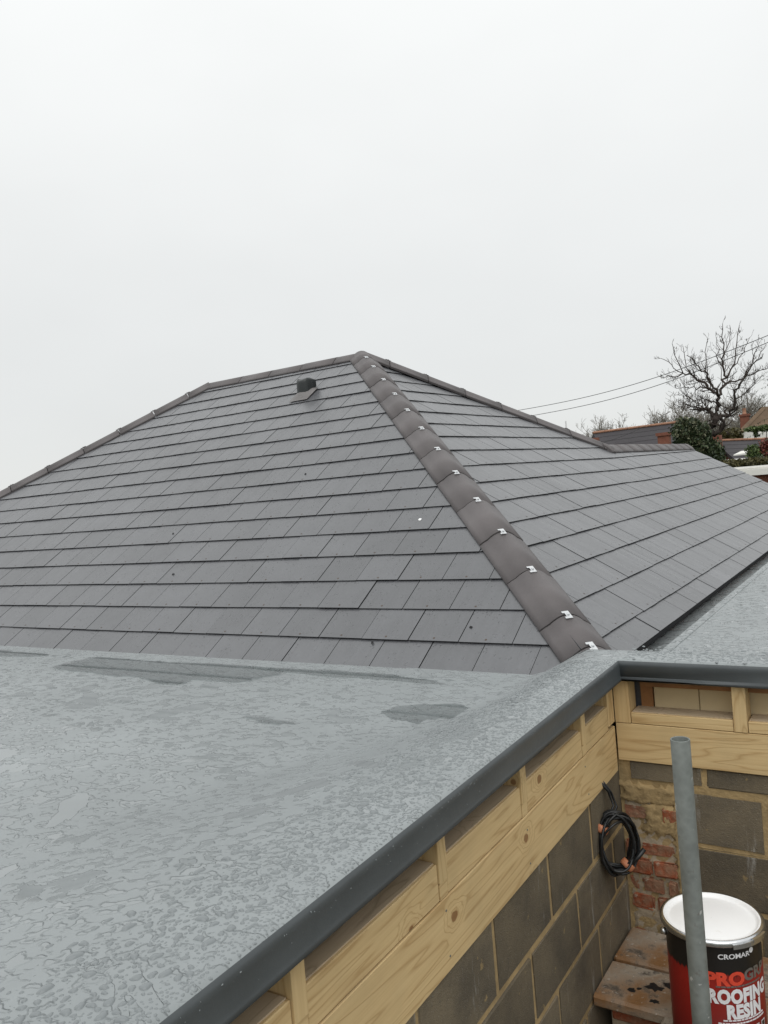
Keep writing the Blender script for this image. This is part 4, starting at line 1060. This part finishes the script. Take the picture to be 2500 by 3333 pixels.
# brown-roofed white house
D6 = 46.0
rp0, rp1 = A(1620, 672, D6), A(2000, 655, D6+3)
ev = A(1470, 822, D6-2); h3b = Vector((rp0.x, rp0.y, 0))
h3 = empty('white_house', h3b, 'white-walled house with steep brown roof and tall brick chimney', 'house')
e_l, e_r = A(1468, 826, D6-2.5), A(2000, 800, D6-1); bk = A(1560, 800, D6+5)
solid('roof', [rp0, rp1, e_r, e_l], M_THATCH, h3, .2); solid('roof', [rp0, e_l, Vector((bk.x, bk.y, e_l.z))], M_THATCH, h3, .2)
solid('roof', [rp0, rp1, Vector((e_r.x, bk.y, e_l.z)), Vector((bk.x, bk.y, e_l.z))], M_THATCH, h3, .2)
wl = A(1472, 900, D6-2.2); box('wall', (wl.x, wl.y, 0), (e_r.x, bk.y-.3, e_l.z-.05), M_WHITEP, h3)
wy = wl.y
w0, w1_ = A(1585, 885, D6-2.2), A(1632, 846, D6-2.2); wd = box('window', (w0.x, wy-.06, w0.z), (w1_.x, wy-.01, w1_.z), M_WHITEP, h3)
box('pane', (w0.x+.08, wy-.075, w0.z+.08), (w1_.x-.08, wy-.062, w1_.z-.08), M_GLASS, wd)
chimney(h3, A(1503, 760, D6+1), A(1503, 722, D6+1).z, .24, M_REDBRICK, 1)
# garage with white fascia and red brick wall
D7 = 17.5
ga = A(1440, 1103, D7); gb_ = A(1720, 1083, D7)
gar = empty('brick_garage', Vector((ga.x+1.5, ga.y+1.5, 0)), 'flat-roofed red brick garage with deep white fascia beside the slate roof', 'garage')
box('wall', (ga.x-.6, ga.y+.12, 0), (ga.x+4.5, ga.y+3.5, ga.z-.02), M_REDBRICK, gar)
fh = 45*kk(D7); box('fascia', (ga.x-.8, ga.y-.05, ga.z-fh*.9), (ga.x+4.8, ga.y+.1, ga.z), M_WHITEP, gar)
box('roof', (ga.x-.78, ga.y+.102, ga.z-.1), (ga.x+4.8, ga.y+3.8, ga.z+.03), plain('roof_felt', (.55, .54, .50), .8), gar)
# overhead cables
for nm, p, q, lab in (('overhead_cable', (-60, 702), (1900, 92), 'upper of the two thin overhead cables crossing the sky behind the bare tree'), ('overhead_cable', (60, 733), (1900, 134), 'lower of the two thin overhead cables crossing the sky behind the bare tree')):
    a, b_ = A(*p, 26), A(*q, 18); T = Tubes(); T.add([a.lerp(b_, i/24)-Vector((0, 0, .28*math.sin(math.pi*i/24))) for i in range(25)], .0085, 5)
    tag(link(nm, T.mesh(nm, M_BLACKRUB, a), None, a), lab, 'cable')
a, b_ = A(545, 915, 27), A(1000, 700, 25); T = Tubes(); T.add([a.lerp(b_, i/16)-Vector((0, 0, .10*math.sin(math.pi*i/16))) for i in range(17)], .006, 5)
tag(link('overhead_cable', T.mesh('overhead_cable', M_BLACKRUB, a), None, a), 'slanting service cable in front of the dark slate roof of the neighbour', 'cable')
a = A(294, 850, 40); T = Tubes(); T.add([Vector((a.x, a.y, 0)), A(293, 768, 40)], [.05, .04], 6)
tag(link('aerial_mast', T.mesh('aerial_mast', plain('pale_mast', (.5, .5, .5), .5), Vector((a.x, a.y, 0))), None, Vector((a.x, a.y, 0))), 'thin pale mast rising behind the far hip of the slate roof', 'mast')
